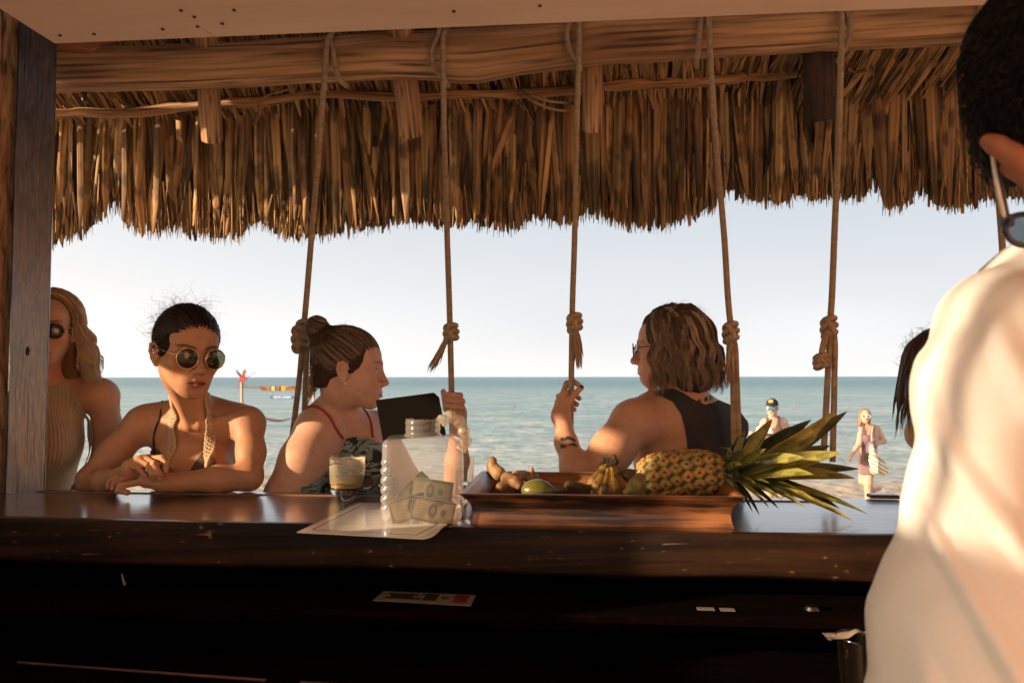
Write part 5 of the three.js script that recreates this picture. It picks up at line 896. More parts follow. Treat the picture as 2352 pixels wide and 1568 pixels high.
function flyaways(Mh, n, { reach = 0.06, curl = 1, top = true, r = 0.00042 } = {}) {
  const out = []; for (let i = 0; i < n; i++) {
    const d = V(gauss(), rr(-0.5, 1.1), rr(-1, 0.12)), p = scalp(d, 1.0), L = rr(0.25, 1) * reach, dir = d.clone().normalize(), pts = [], w = V(gauss(), gauss(), gauss()).normalize(), c = rr(2, 6) * curl, ph = rr(0, 6), q = p.clone(); if (d.y < -0.2 && Math.abs(d.x) < 0.6) continue;
    const side = w.clone().cross(dir).normalize(), up = dir.clone().cross(side);
    for (let j = 0; j <= 11; j++) { const t = j / 11; pts.push(q.clone().applyMatrix4(Mh)); const a = ph + t * c; q.addScaledVector(dir, L / 11 * (1 - 0.5 * t)).addScaledVector(side, Math.cos(a) * L * 0.11).addScaledVector(up, Math.sin(a) * L * 0.08); q.y -= 0.0006 * t; }
    out.push({ pts, r: rr(0.6, 1.3) * r });
  } return out;
}
// loose wavy hair falling from a parting; zr: which way round the head (1 front .. -1 back)
function looseHair(Mh, n, o) {
  const out = [], per = o.per ?? 22, locks = Math.ceil(n / per), m = 9, m2 = o.seg ?? 15;
  for (let L = 0; L < locks; L++) {                                    // locks: strands that share a path and close up towards the tip
    const s = o.side ? o.side : rnd() < 0.5 ? -1 : 1, zr = o.zr(), k0 = 1.03 + rr(0, o.vol ?? 0.2), start = V(s * rr(0.0, 0.25) + (o.part ?? 0), 1, lerp(0.5, -0.5, rnd()) + 0.25 * zr), ang = (1 - zr) * Math.PI / 2, dirE = V(s * Math.sin(Math.max(0.25, ang)), -0.12, Math.cos(ang) * 0.95), ph = rr(0, 6.3), len = o.len * rr(0.72, 1.08), e = scalp(dirE, k0), out2 = V(e.x, 0, e.z + 0.017).normalize(), tan = V(-out2.z, 0, out2.x), bell = rr(0.2, 1) * (o.bell ?? 0.02), wave = (o.wave ?? 0.006) * rr(0.6, 1.3), freq = (o.freq ?? 8) * rr(0.8, 1.25), flip = (o.flip ?? 0) * rr(-0.3, 1), width = rr(0.006, 0.013), spin = rnd() < 0.5 ? -1 : 1, tone = pick(o.tones ?? [null]);
    for (let i = 0; i < per; i++) {
      const pts = [], oa = rr(0, 6.3), or = Math.sqrt(rnd()) * width, ox = Math.cos(oa) * or, oy = Math.sin(oa) * or, pj = ph + gauss() * 0.22, cut = rr(0.8, 1.05), st = start.clone().add(V(gauss() * 0.06, 0, gauss() * 0.1));
      for (let j = 0; j <= m; j++) { const t = j / m, q = scalp(slerp(st, dirE, t), 1.012 + (k0 - 1.012) * Math.sin(t * 1.57)); q.addScaledVector(out2, Math.sin(t * 4.5 + ph) * wave * 0.45 * t + ox * t * 0.6).addScaledVector(tan, oy * t); pts.push(q); }
      const last = pts[m].clone();
      for (let j = 1; j <= m2; j++) {
        const t = j / m2, q = last.clone(), A = wave * (0.35 + 0.9 * t), a0 = freq * t + pj, close = -0.55 * t; q.y -= len * cut * t;
        q.addScaledVector(out2, bell * Math.sin(t * 2.6) + Math.sin(a0) * A - Math.sin(pj) * A * (1 - t) + ox * close + flip * Math.pow(t, 3)).addScaledVector(tan, spin * (Math.cos(a0) - Math.cos(pj) * (1 - t)) * A * 0.8 + oy * close);
        if (o.lean) q.addScaledVector(o.lean, t * t); pts.push(q);
      }
      out.push({ pts: pts.map((q) => q.applyMatrix4(Mh)), r: rr(0.7, 1.3) * (o.r ?? 0.0011), tone, tip: o.tip ? o.tip.map((c) => c * rr(0.7, 1.2)) : null });
    }
  } return out;
}
const cm = M.hair({ roughness: 0.8, specularIntensity: 0.3 });
const strandPart = (...a) => { const m = part(...a); m.userData.kind = 'stuff'; return m; };
const px = (list, d0) => list.map(([x, y, d]) => P(x, y, d ?? d0));
const finger = (S, list, r, d0, k = 0.004) => { const p = px(list, d0); S.chain(p, p.map((_, i) => lerp(r, r * 0.82, i / (p.length - 1))), k); };
// three strands plaited along a path lying on the body
function braid(parent, pts, width, mat, n = 70) {
  const c = new THREE.CatmullRomCurve3(pts.map((q) => q.p)), N = pts.map((q) => q.n), L = c.getLength();
  for (let s = 0; s < 5; s++) { const out = []; for (let i = 0; i <= n; i++) { const t = i / n, p = c.getPointAt(t), T2 = c.getTangentAt(t), j = Math.min(N.length - 2, Math.floor(t * (N.length - 1))), nn = N[j].clone().lerp(N[j + 1], t * (N.length - 1) - j).normalize(), b = T2.clone().cross(nn).normalize(), a = t * L / width * 3.2 + s * 1.2566; out.push(p.addScaledVector(b, Math.sin(a) * width * 0.36).addScaledVector(nn, 0.003 + Math.cos(2 * a) * width * 0.045)); } part('braid_strand', tube(out, width * 0.115, 7), mat, parent); }
}

// ---------------------------------------------------------------- 1: woman half behind the post
{
  seed(101);
  const D = 2.3, Mh = headAt(95, 757, D - 0.07, 31, 4, 1, 0.98), S = new Sculpt(); sculptHead(S, Mh, { ears: [1], width: 0.98 });
  const nb = P(92, 882, 2.34); S.cone(hl(Mh, 0, -0.055, -0.025), nb, 0.047, 0.05, 0.03).cone(nb, P(88, 930, 2.36), 0.05, 0.075, 0.05);
  S.cone(P(228, 905, 2.36), P(-40, 905, 2.42), 0.047, 0.047, 0.05).cone(P(120, 885, 2.38), P(215, 905, 2.38), 0.035, 0.04, 0.04);
  S.ell(P(92, 980, 2.36), V(0.115, 0.13, 0.085), 0.05).ell(P(126, 1022, 2.3), V(0.052, 0.06, 0.045), 0.07).ell(P(40, 1022, 2.32), V(0.052, 0.06, 0.045), 0.07);
  S.cone(P(92, 1030, 2.36), P(85, 1180, 2.4), 0.1, 0.09, 0.06).cone(P(85, 1180, 2.4), P(85, 1330, 2.4), 0.1, 0.13, 0.06);
  S.chain(px([[238, 912, 2.38], [246, 985, 2.38], [232, 1075, 2.36], [190, 1128, 2.3]]), [0.042, 0.038, 0.033, 0.03], 0.03);
  const t = person('woman with wavy blonde hair and beige halter top half hidden behind the post', V(P(92, 1330, 2.4).x, P(92, 1330, 2.4).y, P(92, 1330, 2.4).z));
  part('body', S.mesh(0.0036, { color: skinColor([0.52, 0.275, 0.165], [{ inv: Mh.clone().invert(), lip: [0.36, 0.12, 0.09], brow: [0.09, 0.05, 0.03] }]) }), M.skin(), t);
  const top = [[20, 905], [99, 890], [130, 884], [155, 873], [163, 888], [176, 918], [194, 947], [209, 969], [214, 1000], [204, 1045], [184, 1100], [172, 1160], [170, 1400], [-60, 1400], [-60, 930]], rib = (x, z) => Math.sin(Math.atan2(x - P(92, 980, 2.36).x, z - P(92, 980, 2.36).z) * 0.13 * 720);
  part('halter_top', S.mesh(0.003, { offset: (x, y, z) => 0.0045 + 0.0006 * rib(x, z), clip: clipTo(top), color: (p) => { const k = 1 + 0.07 * rib(p.x, p.z) + 0.06 * noise3(p.x * 60, p.y * 60, p.z * 60); return [0.43 * k, 0.34 * k, 0.24 * k]; } }), std({ vertexColors: true, roughness: 0.9 }), t);
  const hm = M.hair();
  const S2 = new Sculpt().frame(Mh); S2.ell(V(0, 0.035, -0.024), V(0.082, 0.092, 0.1), 0.02).ell(V(0.06, -0.05, -0.055), V(0.038, 0.1, 0.045), 0.03).ell(V(-0.06, -0.05, -0.055), V(0.038, 0.1, 0.045), 0.03).ell(V(0.066, -0.15, -0.035), V(0.03, 0.06, 0.034), 0.03); S2.ell(V(0, -0.045, 0.09), V(0.063, 0.095, 0.085), 0.02, true).frame(null);
  part('hair', S2.mesh(0.004, { offset: (x, y, z) => 0.003 * noise3(x * 60, y * 16, z * 60), color: () => [0.16, 0.09, 0.045] }), cm, t);
  const blonde = [[0.52, 0.38, 0.24], [0.36, 0.24, 0.14], [0.66, 0.51, 0.35], [0.17, 0.1, 0.06]], all = [...looseHair(Mh, 2600, { side: 1, zr: () => clamp(0.16 - Math.abs(gauss()) * 0.5, -1, 0.2), len: 0.2, vol: 0.34, wave: 0.0125, freq: 11, bell: 0.032, tones: blonde, r: 0.0011, tip: [0.74, 0.58, 0.4], part: -0.1, lean: V(0.025, 0, 0.02) }), ...looseHair(Mh, 500, { side: -1, zr: () => clamp(0.28 - Math.abs(gauss()) * 0.6, -1, 0.3), len: 0.18, vol: 0.14, wave: 0.0085, freq: 9, clump: true, r: 0.0013, tip: [0.5, 0.34, 0.2], part: -0.1 })];
  strandPart('hair_strands', hairGeo(all, 0.0012, hairTone(blonde)), hm, t); strandPart('stray_hair', hairGeo(flyaways(Mh, 150, { reach: 0.045 }), 0.0004, hairTone(blonde)), hm, t);
  const horn = phys({ color: lin(0.5, 0.3, 0.18), roughness: 0.2, transmission: 0.6, thickness: 0 });
  eyewear(t, Mh, { r: 0.0235, sx: 1.05, rim: horn, thick: 0.0016, lens: phys({ color: lin(0.05, 0.025, 0.012), transmission: 0.8, thickness: 0, roughness: 0.02, clearcoat: 1, clearcoatRoughness: 0.02 }), temple: 0.0018 });
}
// ---------------------------------------------------------------- 2: woman leaning on the counter
{
  seed(102);
  Object.assign(shiftP, { dy: 9, kd: 1.012 });
  const Mh = headAt(456, 809, 1.97, 47, 9, -1.5, 1.03), S = new Sculpt(); sculptHead(S, Mh, { width: 0.95, lips: 1.5, flare: 1.25, nose: 0.92 });
  const nb = P(452, 945, 2.16); S.cone(hl(Mh, 0, -0.06, -0.03), nb, 0.046, 0.05, 0.03);
  S.cone(P(568, 966, 2.16), P(330, 968, 2.2), 0.047, 0.047, 0.05).cone(P(430, 930, 2.2), P(350, 950, 2.22), 0.036, 0.04, 0.04).cone(P(480, 930, 2.2), P(545, 950, 2.19), 0.036, 0.04, 0.04);
  S.ell(P(448, 1035, 2.22), V(0.12, 0.13, 0.085), 0.05).ell(P(410, 1078, 2.14), V(0.05, 0.055, 0.05), 0.05).ell(P(488, 1078, 2.14), V(0.05, 0.055, 0.05), 0.05).cone(P(448, 1100, 2.22), P(448, 1330, 2.3), 0.1, 0.12, 0.06);
  S.cone(P(432, 968, 2.118), P(356, 952, 2.17), 0.0085, 0.0075, 0.016); S.cone(P(460, 968, 2.115), P(534, 948, 2.13), 0.0085, 0.0075, 0.016);
  S.ell(P(446, 962, 2.098), V(0.009, 0.009, 0.009), 0.012, true);
  for (const s of [-1, 1]) S.cone(hl(Mh, s * 0.04, -0.05, -0.01), P(446 + s * 10, 966, 2.115), 0.012, 0.008, 0.02);
  // her left arm (picture right): shoulder, elbow on the counter, forearm to the picture's left
  S.chain(px([[570, 962, 2.15], [576, 1030, 2.1], [572, 1084, 2.05]]), [0.042, 0.036, 0.034], 0.025);
  S.chain(px([[570, 1087, 2.05], [500, 1091, 2.02], [410, 1098, 1.98]]), [0.036, 0.034, 0.0235], 0.02);
  // her right arm: shoulder, elbow, forearm towards the viewer and right
  S.chain(px([[322, 966, 2.19], [262, 1030, 2.16], [207, 1090, 2.12]]), [0.043, 0.04, 0.035], 0.03);
  S.chain(px([[207, 1094, 2.12], [240, 1096, 2.06], [278, 1084, 2.01]]), [0.034, 0.03, 0.0225], 0.02);
  // lower hand (left), resting on the counter, pointing left
  S.chain(px([[410, 1098, 1.98], [375, 1098, 1.965], [335, 1094, 1.955]]), [0.0225, 0.022, 0.019], 0.015); S.cone(P(345, 1086, 1.975), P(298, 1084, 1.985), 0.015, 0.012, 0.012);
  finger(S, [[318, 1098, 1.945], [276, 1106, 1.935], [272, 1117, 1.93], [292, 1122, 1.93]], 0.0092); finger(S, [[300, 1088, 1.97], [262, 1102, 1.955], [258, 1113, 1.95]], 0.0084); finger(S, [[296, 1082, 1.985], [252, 1096, 1.975], [248, 1110, 1.97]], 0.0084); finger(S, [[296, 1082, 2.0], [256, 1094, 1.99], [250, 1106, 1.985]], 0.0078);
  // upper hand (right), laid over the other wrist
  S.chain(px([[278, 1084, 2.01], [300, 1068, 1.975], [322, 1052, 1.955]]), [0.022, 0.0225, 0.019], 0.015); S.cone(P(300, 1064, 1.97), P(340, 1046, 1.965), 0.017, 0.014, 0.012);
  finger(S, [[304, 1062, 1.95], [318, 1066, 1.925], [332, 1083, 1.92]], 0.0078); finger(S, [[320, 1050, 1.945], [338, 1060, 1.918], [350, 1080, 1.915], [352, 1092, 1.92]], 0.0084); finger(S, [[335, 1045, 1.955], [354, 1056, 1.92], [364, 1078, 1.915], [367, 1092, 1.92]], 0.0087); finger(S, [[350, 1044, 1.965], [372, 1042, 1.94], [380, 1055, 1.93], [380, 1073, 1.93]], 0.0086);
  const t = person('dark haired woman in round sunglasses leaning on the counter with crossed hands', P(448, 1330, 2.3));
  part('body', S.mesh(0.003, { color: skinColor([0.44, 0.215, 0.115], [{ inv: Mh.clone().invert(), lip: [0.3, 0.065, 0.055], brow: [0.025, 0.015, 0.01] }]) }), M.skin(), t);
  const on = (l) => l.map(([x, y, d]) => { const p = S.snap(P(x, y, d)); return { p, n: S.normal(p) }; }), cord = std({ color: lin(0.42, 0.29, 0.175), roughness: 0.95 }), strap = new THREE.Group(); strap.name = 'braided_top'; t.add(strap);
  const lf = on([[412, 902, 2.11], [402, 920, 2.1], [389, 945, 2.1], [374, 975, 2.1], [361, 1010, 2.08], [350, 1038, 2.06]]), rt = on([[496, 893, 2.12], [493, 910, 2.1], [486, 935, 2.11], [480, 970, 2.09], [473, 1005, 2.07], [464, 1045, 2.05]]);
  braid(strap, lf, 0.033, cord); braid(strap, rt, 0.035, cord);
  for (const poly of [[[446, 1062], [462, 1040], [474, 1040], [492, 1056], [524, 1110], [420, 1110]], [[336, 1044], [350, 1030], [362, 1032], [380, 1056], [400, 1110], [320, 1110]]]) part('crochet_cup', S.mesh(0.003, { offset: (x, y, z) => 0.0035 + 0.0012 * Math.sin(x * 700) * Math.sin(y * 700), clip: (x, y, z) => Math.max(clipTo(poly)(x, y, z), 2.1 - proj(V(x, y, z))[2]), color: (p) => { const k = 0.75 + 0.35 * Math.sin(p.x * 700) * Math.sin(p.y * 700); return [0.13 * k, 0.082 * k, 0.048 * k]; } }), std({ vertexColors: true, roughness: 0.95 }), strap);
  for (const [x, y] of [[330, 1058], [345, 1062], [372, 1056], [384, 1062]]) part('cord', tube(curve(on([[350, 1036, 2.06], [(350 + x) / 2, 1048, 2.05], [x, y, 2.05]]).map((q) => q.p.addScaledVector(q.n, 0.003)), 12), 0.0038, 6), cord, strap);
  for (const [x, y] of [[432, 1088], [446, 1088], [466, 1092], [486, 1092], [508, 1086]]) part('cord', tube(curve(on([[464, 1043, 2.05], [(464 + x) / 2, 1066, 2.04], [x, y, 2.05]]).map((q) => q.p.addScaledVector(q.n, 0.003)), 12), 0.0045, 6), cord, strap);
  part('dark_string', tube(curve(on([[374, 918, 2.2], [362, 945, 2.14], [349, 978, 2.13], [338, 1010, 2.13], [336, 1050, 2.14]]).map((q) => q.p.addScaledVector(q.n, 0.001)), 24), 0.003, 6), std({ color: lin(0.015, 0.012, 0.012), roughness: 0.8 }), strap);
  const hm = M.hair(), dk = [[0.022, 0.013, 0.009], [0.03, 0.019, 0.013], [0.014, 0.009, 0.007], [0.05, 0.033, 0.022]];
  part('hair', hairCap(Mh, { k: 1.015, front: -0.006, extra: (s) => s.ell(V(0, 0.02, -0.12), V(0.035, 0.035, 0.03), 0.02) }).mesh(0.003, { offset: (x, y, z) => 0.0014 * noise3(x * 90, y * 90, z * 90), color: () => [0.017, 0.011, 0.008] }), cm, t);
  strandPart('hair_strands', hairGeo(pulledHair(Mh, V(0, -0.1, -1), 1500, { k: 1.018 }), 0.0012, hairTone(dk, 0.4)), hm, t);
  strandPart('stray_hair', hairGeo([...flyaways(Mh, 260, { reach: 0.05, curl: 1.7, r: 0.0002 }), ...flyaways(Mh, 160, { reach: 0.085, curl: 1.5, r: 0.00018 }), ...flyaways(Mh, 500, { reach: 0.018, curl: 1, r: 0.00022 })], 0.0005, hairTone([[0.1, 0.065, 0.04], [0.16, 0.11, 0.07], [0.05, 0.03, 0.02]], 0.3)), hm, t);
  eyewear(t, Mh, { r: 0.0258, x: 0.0345, y: -0.004, z: 0.1045, rim: M.brass, thick: 0.0012, lens: phys({ color: lin(0.11, 0.115, 0.06), transmission: 0.95, thickness: 0, roughness: 0.02, clearcoat: 1, clearcoatRoughness: 0.02 }) });
}
Object.assign(shiftP, { dy: 0, kd: 1 });
// ---------------------------------------------------------------- 3: woman with the bun, in profile
{
  seed(103);
  const Mh = headAt(871, 852, 2.24, 101, 4, 0, 1.0), S = new Sculpt(); sculptHead(S, Mh, { nose: 0.8, lips: 1.15, flare: 0.9, width: 0.97 });
  const nb = P(782, 955, 2.29); S.cone(hl(Mh, 0, -0.055, -0.03), nb, 0.05, 0.058, 0.025).ell(hl(Mh, 0, -0.088, 0.012), V(0.03, 0.016, 0.03), 0.02);
  S.cone(P(735, 990, 2.24), P(858, 985, 2.42), 0.058, 0.055, 0.05).cone(P(752, 945, 2.3), P(730, 975, 2.26), 0.045, 0.05, 0.05);
  S.ell(P(795, 1050, 2.34), V(0.12, 0.14, 0.12), 0.05).ell(P(842, 1062, 2.28), V(0.06, 0.065, 0.06), 0.03).ell(P(862, 1060, 2.38), V(0.055, 0.06, 0.055), 0.03).cone(P(790, 1090, 2.36), P(780, 1330, 2.4), 0.13, 0.15, 0.06);
  S.chain(px([[728, 1000, 2.22], [700, 1058, 2.18], [662, 1140, 2.14], [640, 1230, 2.14]]), [0.063, 0.066, 0.06, 0.05], 0.04);
  S.chain(px([[868, 985, 2.42], [940, 1120, 2.38], [1040, 1160, 2.29]]), [0.05, 0.046, 0.04], 0.03).chain(px([[1040, 1160, 2.29], [1050, 1060, 2.23], [1054, 978, 2.2]]), [0.038, 0.033, 0.0235], 0.02);
  const dr = 2.215; // hand round the rope
  S.chain(px([[1054, 978, dr + 0.005], [1052, 950, dr + 0.012], [1048, 922, dr + 0.016]]), [0.023, 0.024, 0.021], 0.012);
  for (const [k, x0, y0, x1, y1] of [[0, 1057, 908, 1026, 905], [1, 1062, 922, 1025, 918], [2, 1062, 937, 1026, 932], [3, 1057, 952, 1030, 945]]) finger(S, [[x0 - 6, y0 + 2, dr + 0.012], [x0, y0, dr - 0.008], [(x0 + x1) / 2, (y0 + y1) / 2, dr - 0.021], [x1, y1, dr - 0.014]], k === 3 ? 0.0082 : 0.0092, dr, 0.003);
  finger(S, [[1040, 948, dr + 0.01], [1024, 938, dr + 0.004], [1021, 915, dr], [1018, 899, dr]], 0.0095);
  const t = person('woman with a high hair bun in profile, holding a rope, in a leafy patterned top', P(780, 1330, 2.4));
  part('body', S.mesh(0.0032, { color: skinColor([0.55, 0.3, 0.2], [{ inv: Mh.clone().invert(), lip: [0.46, 0.2, 0.15], brow: [0.2, 0.11, 0.07], eyes: true }]) }), M.skin(), t);
  const poly = [[795, 1008], [812, 1003], [832, 1004], [858, 1010], [890, 1024], [900, 1080], [900, 1400], [680, 1400], [690, 1120], [722, 1108], [748, 1090], [770, 1062], [786, 1030]];
  const leafPat = (p) => { const u = p.x * 26 + p.z * 20, v = p.y * 30, w = noise3(u * 0.8, v * 0.8, 3) * 3, line = Math.abs(Math.sin(u * 3.1 + w * 2.2) * Math.cos(v * 2.3 - w)), vein = Math.abs(Math.sin((u + v) * 9 + w * 4)); return line < 0.22 ? [0.012, 0.02, 0.018] : noise3(u, v, 9) > 0.15 ? mix3([0.05, 0.11, 0.1], [0.3, 0.36, 0.32], smooth(0.4, 0.6, vein)) : mix3([0.02, 0.045, 0.045], [0.36, 0.35, 0.29], smooth(0.35, 0.55, vein)); };
  part('patterned_top', S.mesh(0.0034, { offset: (x, y, z) => 0.004 + 0.002 * noise3(x * 45, y * 25, z * 45) + 0.0015 * smooth(0.02, 0, Math.abs(y - P(830, 1012, 2.25).y)) * Math.sin((x + z) * 500), clip: clipTo(poly), color: leafPat }), std({ vertexColors: true, roughness: 0.75 }), t);
  const red = std({ color: lin(0.36, 0.035, 0.025), roughness: 0.7 }), on = (l) => l.map(([x, y, d]) => { const p = S.snap(P(x, y, d)); return p.addScaledVector(S.normal(p), 0.001); });
  part('strap', tube(curve(on([[700, 965, 2.28], [712, 951, 2.24], [730, 950, 2.22], [752, 962, 2.2], [770, 982, 2.19], [797, 1009, 2.2]]), 30), 0.0042, 8), red, t); part('strap', tube(curve(on([[822, 946, 2.33], [832, 958, 2.32], [842, 975, 2.31], [852, 1010, 2.28]]), 20), 0.0042, 8), red, t);
  const e = hl(Mh, -0.079, -0.042, -0.004); part('earring', new THREE.SphereGeometry(0.0035, 10, 8).translate(e.x, e.y, e.z), phys({ color: lin(0.8, 0.75, 0.65), roughness: 0.15 }), t);
  const hm = M.hair(), br = [[0.08, 0.048, 0.028], [0.13, 0.08, 0.046], [0.05, 0.03, 0.018], [0.24, 0.155, 0.09]], bun = V(0, 0.112, -0.105);
  part('hair', hairCap(Mh, { k: 1.015, front: 0.004, extra: (s) => s.ell(V(0, 0.08, -0.075), V(0.04, 0.04, 0.045), 0.03).ell(bun, V(0.03, 0.032, 0.034), 0.012).ell(V(0, -0.035, -0.07), V(0.055, 0.055, 0.04), 0.03) }).mesh(0.0032, { offset: (x, y, z) => 0.002 * noise3(x * 70, y * 70, z * 70), color: () => [0.045, 0.027, 0.017] }), cm, t);
  const strands = pulledHair(Mh, V(0, 0.62, -0.8), 1500, { k: 1.018 });
  for (let i = 0; i < 260; i++) { const a = rr(0, 6.3), b = rr(-1.2, 1.2), pts = []; for (let j = 0; j <= 9; j++) { const q = a + j * 0.35, rb = 0.034 + rr(0, 0.003), y = b + j * 0.08; pts.push(V(bun.x + Math.cos(q) * rb * Math.cos(y), bun.y + Math.sin(y) * rb, bun.z + Math.sin(q) * rb * Math.cos(y)).applyMatrix4(Mh)); } strands.push({ pts, r: rr(0.001, 0.0018) }); }
  for (let i = 0; i < 170; i++) { const p = V(rr(-0.055, 0.055), rr(-0.06, 0.02), -0.085 - rr(0, 0.012)), d = V(gauss() * 0.4, -0.5 + gauss() * 0.5, -0.7 + gauss() * 0.25).normalize(), L = rr(0.02, 0.06), pts = []; for (let j = 0; j <= 6; j++) { const q = p.clone().addScaledVector(d, L * j / 6); q.y -= 0.02 * (j / 6) ** 2; q.z += 0.012 * (j / 6) ** 2; pts.push(q.applyMatrix4(Mh)); } strands.push({ pts, r: rr(0.0006, 0.0013), tip: [0.4, 0.24, 0.12] }); }
  strandPart('hair_strands', hairGeo(strands, 0.0012, hairTone(br, 0.35)), hm, t); strandPart('stray_hair', hairGeo([...flyaways(Mh, 150, { reach: 0.035, r: 0.00026 }), ...flyaways(Mh, 700, { reach: 0.017, r: 0.00024 })], 0.0004, hairTone([[0.2, 0.125, 0.07], [0.3, 0.2, 0.12]])), hm, t);
}
// ---------------------------------------------------------------- 4: woman with the wavy bob, seen from behind
{
  seed(104);
  const Mh = headAt(1472, 803, 2.27, -104, 3, 0, 0.96), S = new Sculpt(); sculptHead(S, Mh, { nose: 1.05 });
  const nb = P(1585, 935, 2.28); S.cone(hl(Mh, 0, -0.055, -0.035), nb, 0.052, 0.058, 0.03);
  S.cone(P(1462, 972, 2.2), P(1672, 985, 2.38), 0.06, 0.055, 0.06).cone(P(1560, 940, 2.28), P(1490, 955, 2.24), 0.05, 0.055, 0.05).cone(P(1610, 945, 2.31), P(1660, 965, 2.36), 0.045, 0.05, 0.05);
  S.ell(P(1585, 1050, 2.3), V(0.135, 0.17, 0.1), 0.06).cone(P(1590, 1090, 2.32), P(1590, 1330, 2.35), 0.13, 0.15, 0.06).ell(P(1500, 1060, 2.27), V(0.055, 0.09, 0.06), 0.05);
  S.chain(px([[1452, 972, 2.18], [1405, 1035, 2.13], [1352, 1112, 2.07]]), [0.062, 0.054, 0.044], 0.04);
  S.chain(px([[1352, 1112, 2.07], [1322, 1075, 2.085], [1300, 1015, 2.14], [1296, 985, 2.165]]), [0.042, 0.039, 0.028, 0.0225], 0.025);
  const dr = 2.215, c = [[1296, 985, 2.165], [1288, 955, 2.185], [1291, 925, 2.2]]; S.chain(px(c), [0.0225, 0.025, 0.021], 0.016); S.cone(P(1290, 952, 2.185), P(1298, 905, 2.205), 0.02, 0.014, 0.012);
  finger(S, [[1293, 903, dr - 0.005], [1301, 881, dr + 0.012], [1317, 876, dr + 0.014], [1330, 884, dr + 0.004]], 0.0088); finger(S, [[1283, 910, dr], [1295, 906, dr + 0.026], [1318, 906, dr + 0.024], [1331, 915, dr + 0.012]], 0.0086); finger(S, [[1280, 924, dr], [1293, 924, dr + 0.028], [1315, 922, dr + 0.024], [1325, 929, dr + 0.012]], 0.0086); finger(S, [[1279, 938, dr], [1292, 938, dr + 0.022], [1312, 936, dr + 0.02], [1320, 941, dr + 0.012]], 0.0078);
  finger(S, [[1298, 938, dr - 0.022], [1309, 918, dr - 0.028], [1321, 904, dr - 0.024], [1335, 890, dr - 0.016]], 0.0102, dr, 0.006);
  const t = person('woman in a black sleeveless top with a greying wavy bob, turned to the sea', P(1590, 1330, 2.35));
  const ink = [0.06, 0.045, 0.045], sp = []; for (let i = 0; i < 7; i++) { sp.push([P(lerp(1291, 1318, i / 6), 1008 + 3 * Math.sin(i * 1.4), 2.11), 0.0065, ink]); sp.push([P(lerp(1290, 1322, i / 6), 1024 + 2 * Math.sin(i), 2.1), 0.0075, ink]); }
  sp.push([P(1337, 886, dr - 0.024), 0.0075, [0.02, 0.008, 0.01]]);
  part('body', S.mesh(0.0032, { color: skinColor([0.52, 0.275, 0.165], [{ inv: Mh.clone().invert(), lip: [0.33, 0.1, 0.08], brow: [0.1, 0.06, 0.04], eyes: true }], sp) }), M.skin(), t);
  const poly = [[1500, 905], [1515, 896], [1546, 892], [1570, 902], [1590, 915], [1620, 929], [1640, 925], [1652, 918], [1690, 935], [1725, 975], [1730, 1050], [1730, 1400], [1470, 1400], [1540, 1100], [1579, 1040], [1579, 1015], [1575, 985], [1565, 950], [1546, 922], [1520, 910]];
  part('tank_top', S.mesh(0.0034, { offset: (x, y, z) => 0.005 + 0.0035 * Math.max(0, noise3(x * 22 + y * 14, y * 7, z * 22)) , clip: clipTo(poly), color: (p) => { const k = 1 + 0.2 * noise3(p.x * 200, p.y * 200, p.z * 200); return [0.022 * k, 0.021 * k, 0.022 * k]; } }), std({ vertexColors: true, roughness: 0.85 }), t);
  const nk = []; for (let i = 0; i <= 16; i++) { const k = i / 16; nk.push(S.snap(P(lerp(1530, 1655, k), 884 + 34 * Math.sin(k * 2.6), 2.24)).addScaledVector(V(0, 0, 1), 0.004)); } const nl = new THREE.Group(); nl.name = 'necklace'; t.add(nl);
  nk.forEach((q, i) => part('bead', new THREE.SphereGeometry(0.0045, 8, 6).scale(0.7, 1.5, 0.7).translate(q.x, q.y, q.z), i % 3 ? std({ color: lin(0.03, 0.02, 0.015), roughness: 0.3 }) : std({ color: lin(0.55, 0.42, 0.28), roughness: 0.3 }), nl));
  const hm = M.hair(), tones = [[0.15, 0.095, 0.06], [0.24, 0.165, 0.105], [0.08, 0.05, 0.031], [0.4, 0.31, 0.225], [0.045, 0.028, 0.019]];
  const S2 = new Sculpt().frame(Mh); S2.ell(V(0, 0.04, -0.03), V(0.093, 0.093, 0.108), 0.02).ell(V(0, -0.035, -0.055), V(0.098, 0.075, 0.085), 0.04).ell(V(0, -0.09, -0.075), V(0.085, 0.05, 0.06), 0.03); S2.ell(V(0, -0.04, 0.1), V(0.1, 0.1, 0.072), 0.02, true).frame(null);
  part('hair', S2.mesh(0.004, { offset: (x, y, z) => 0.007 * noise3(x * 40, y * 14, z * 40) + 0.003 * noise3(x * 110, y * 30, z * 110), color: () => [0.06, 0.038, 0.024], slack: 0.01 }), cm, t);
  const hs = [...looseHair(Mh, 3200, { zr: () => clamp(rr(-1.05, 0.3), -1, 0.2), len: 0.155, vol: 0.24, wave: 0.0105, freq: 9.5, bell: 0.022, tones, r: 0.001, tip: [0.26, 0.175, 0.11], flip: 0.022 }), ...looseHair(Mh, 500, { side: 1, zr: () => rr(-0.05, 0.3), len: 0.16, vol: 0.2, wave: 0.009, freq: 10, bell: 0.02, tones, r: 0.001, tip: [0.24, 0.16, 0.1] })];
  strandPart('hair_strands', hairGeo(hs, 0.0012, hairTone(tones, 0.3)), hm, t); strandPart('stray_hair', hairGeo([...flyaways(Mh, 260, { reach: 0.05, r: 0.00026 }), ...flyaways(Mh, 700, { reach: 0.03, r: 0.00026 })], 0.0004, hairTone([[0.24, 0.165, 0.105], [0.4, 0.31, 0.225]])), hm, t);
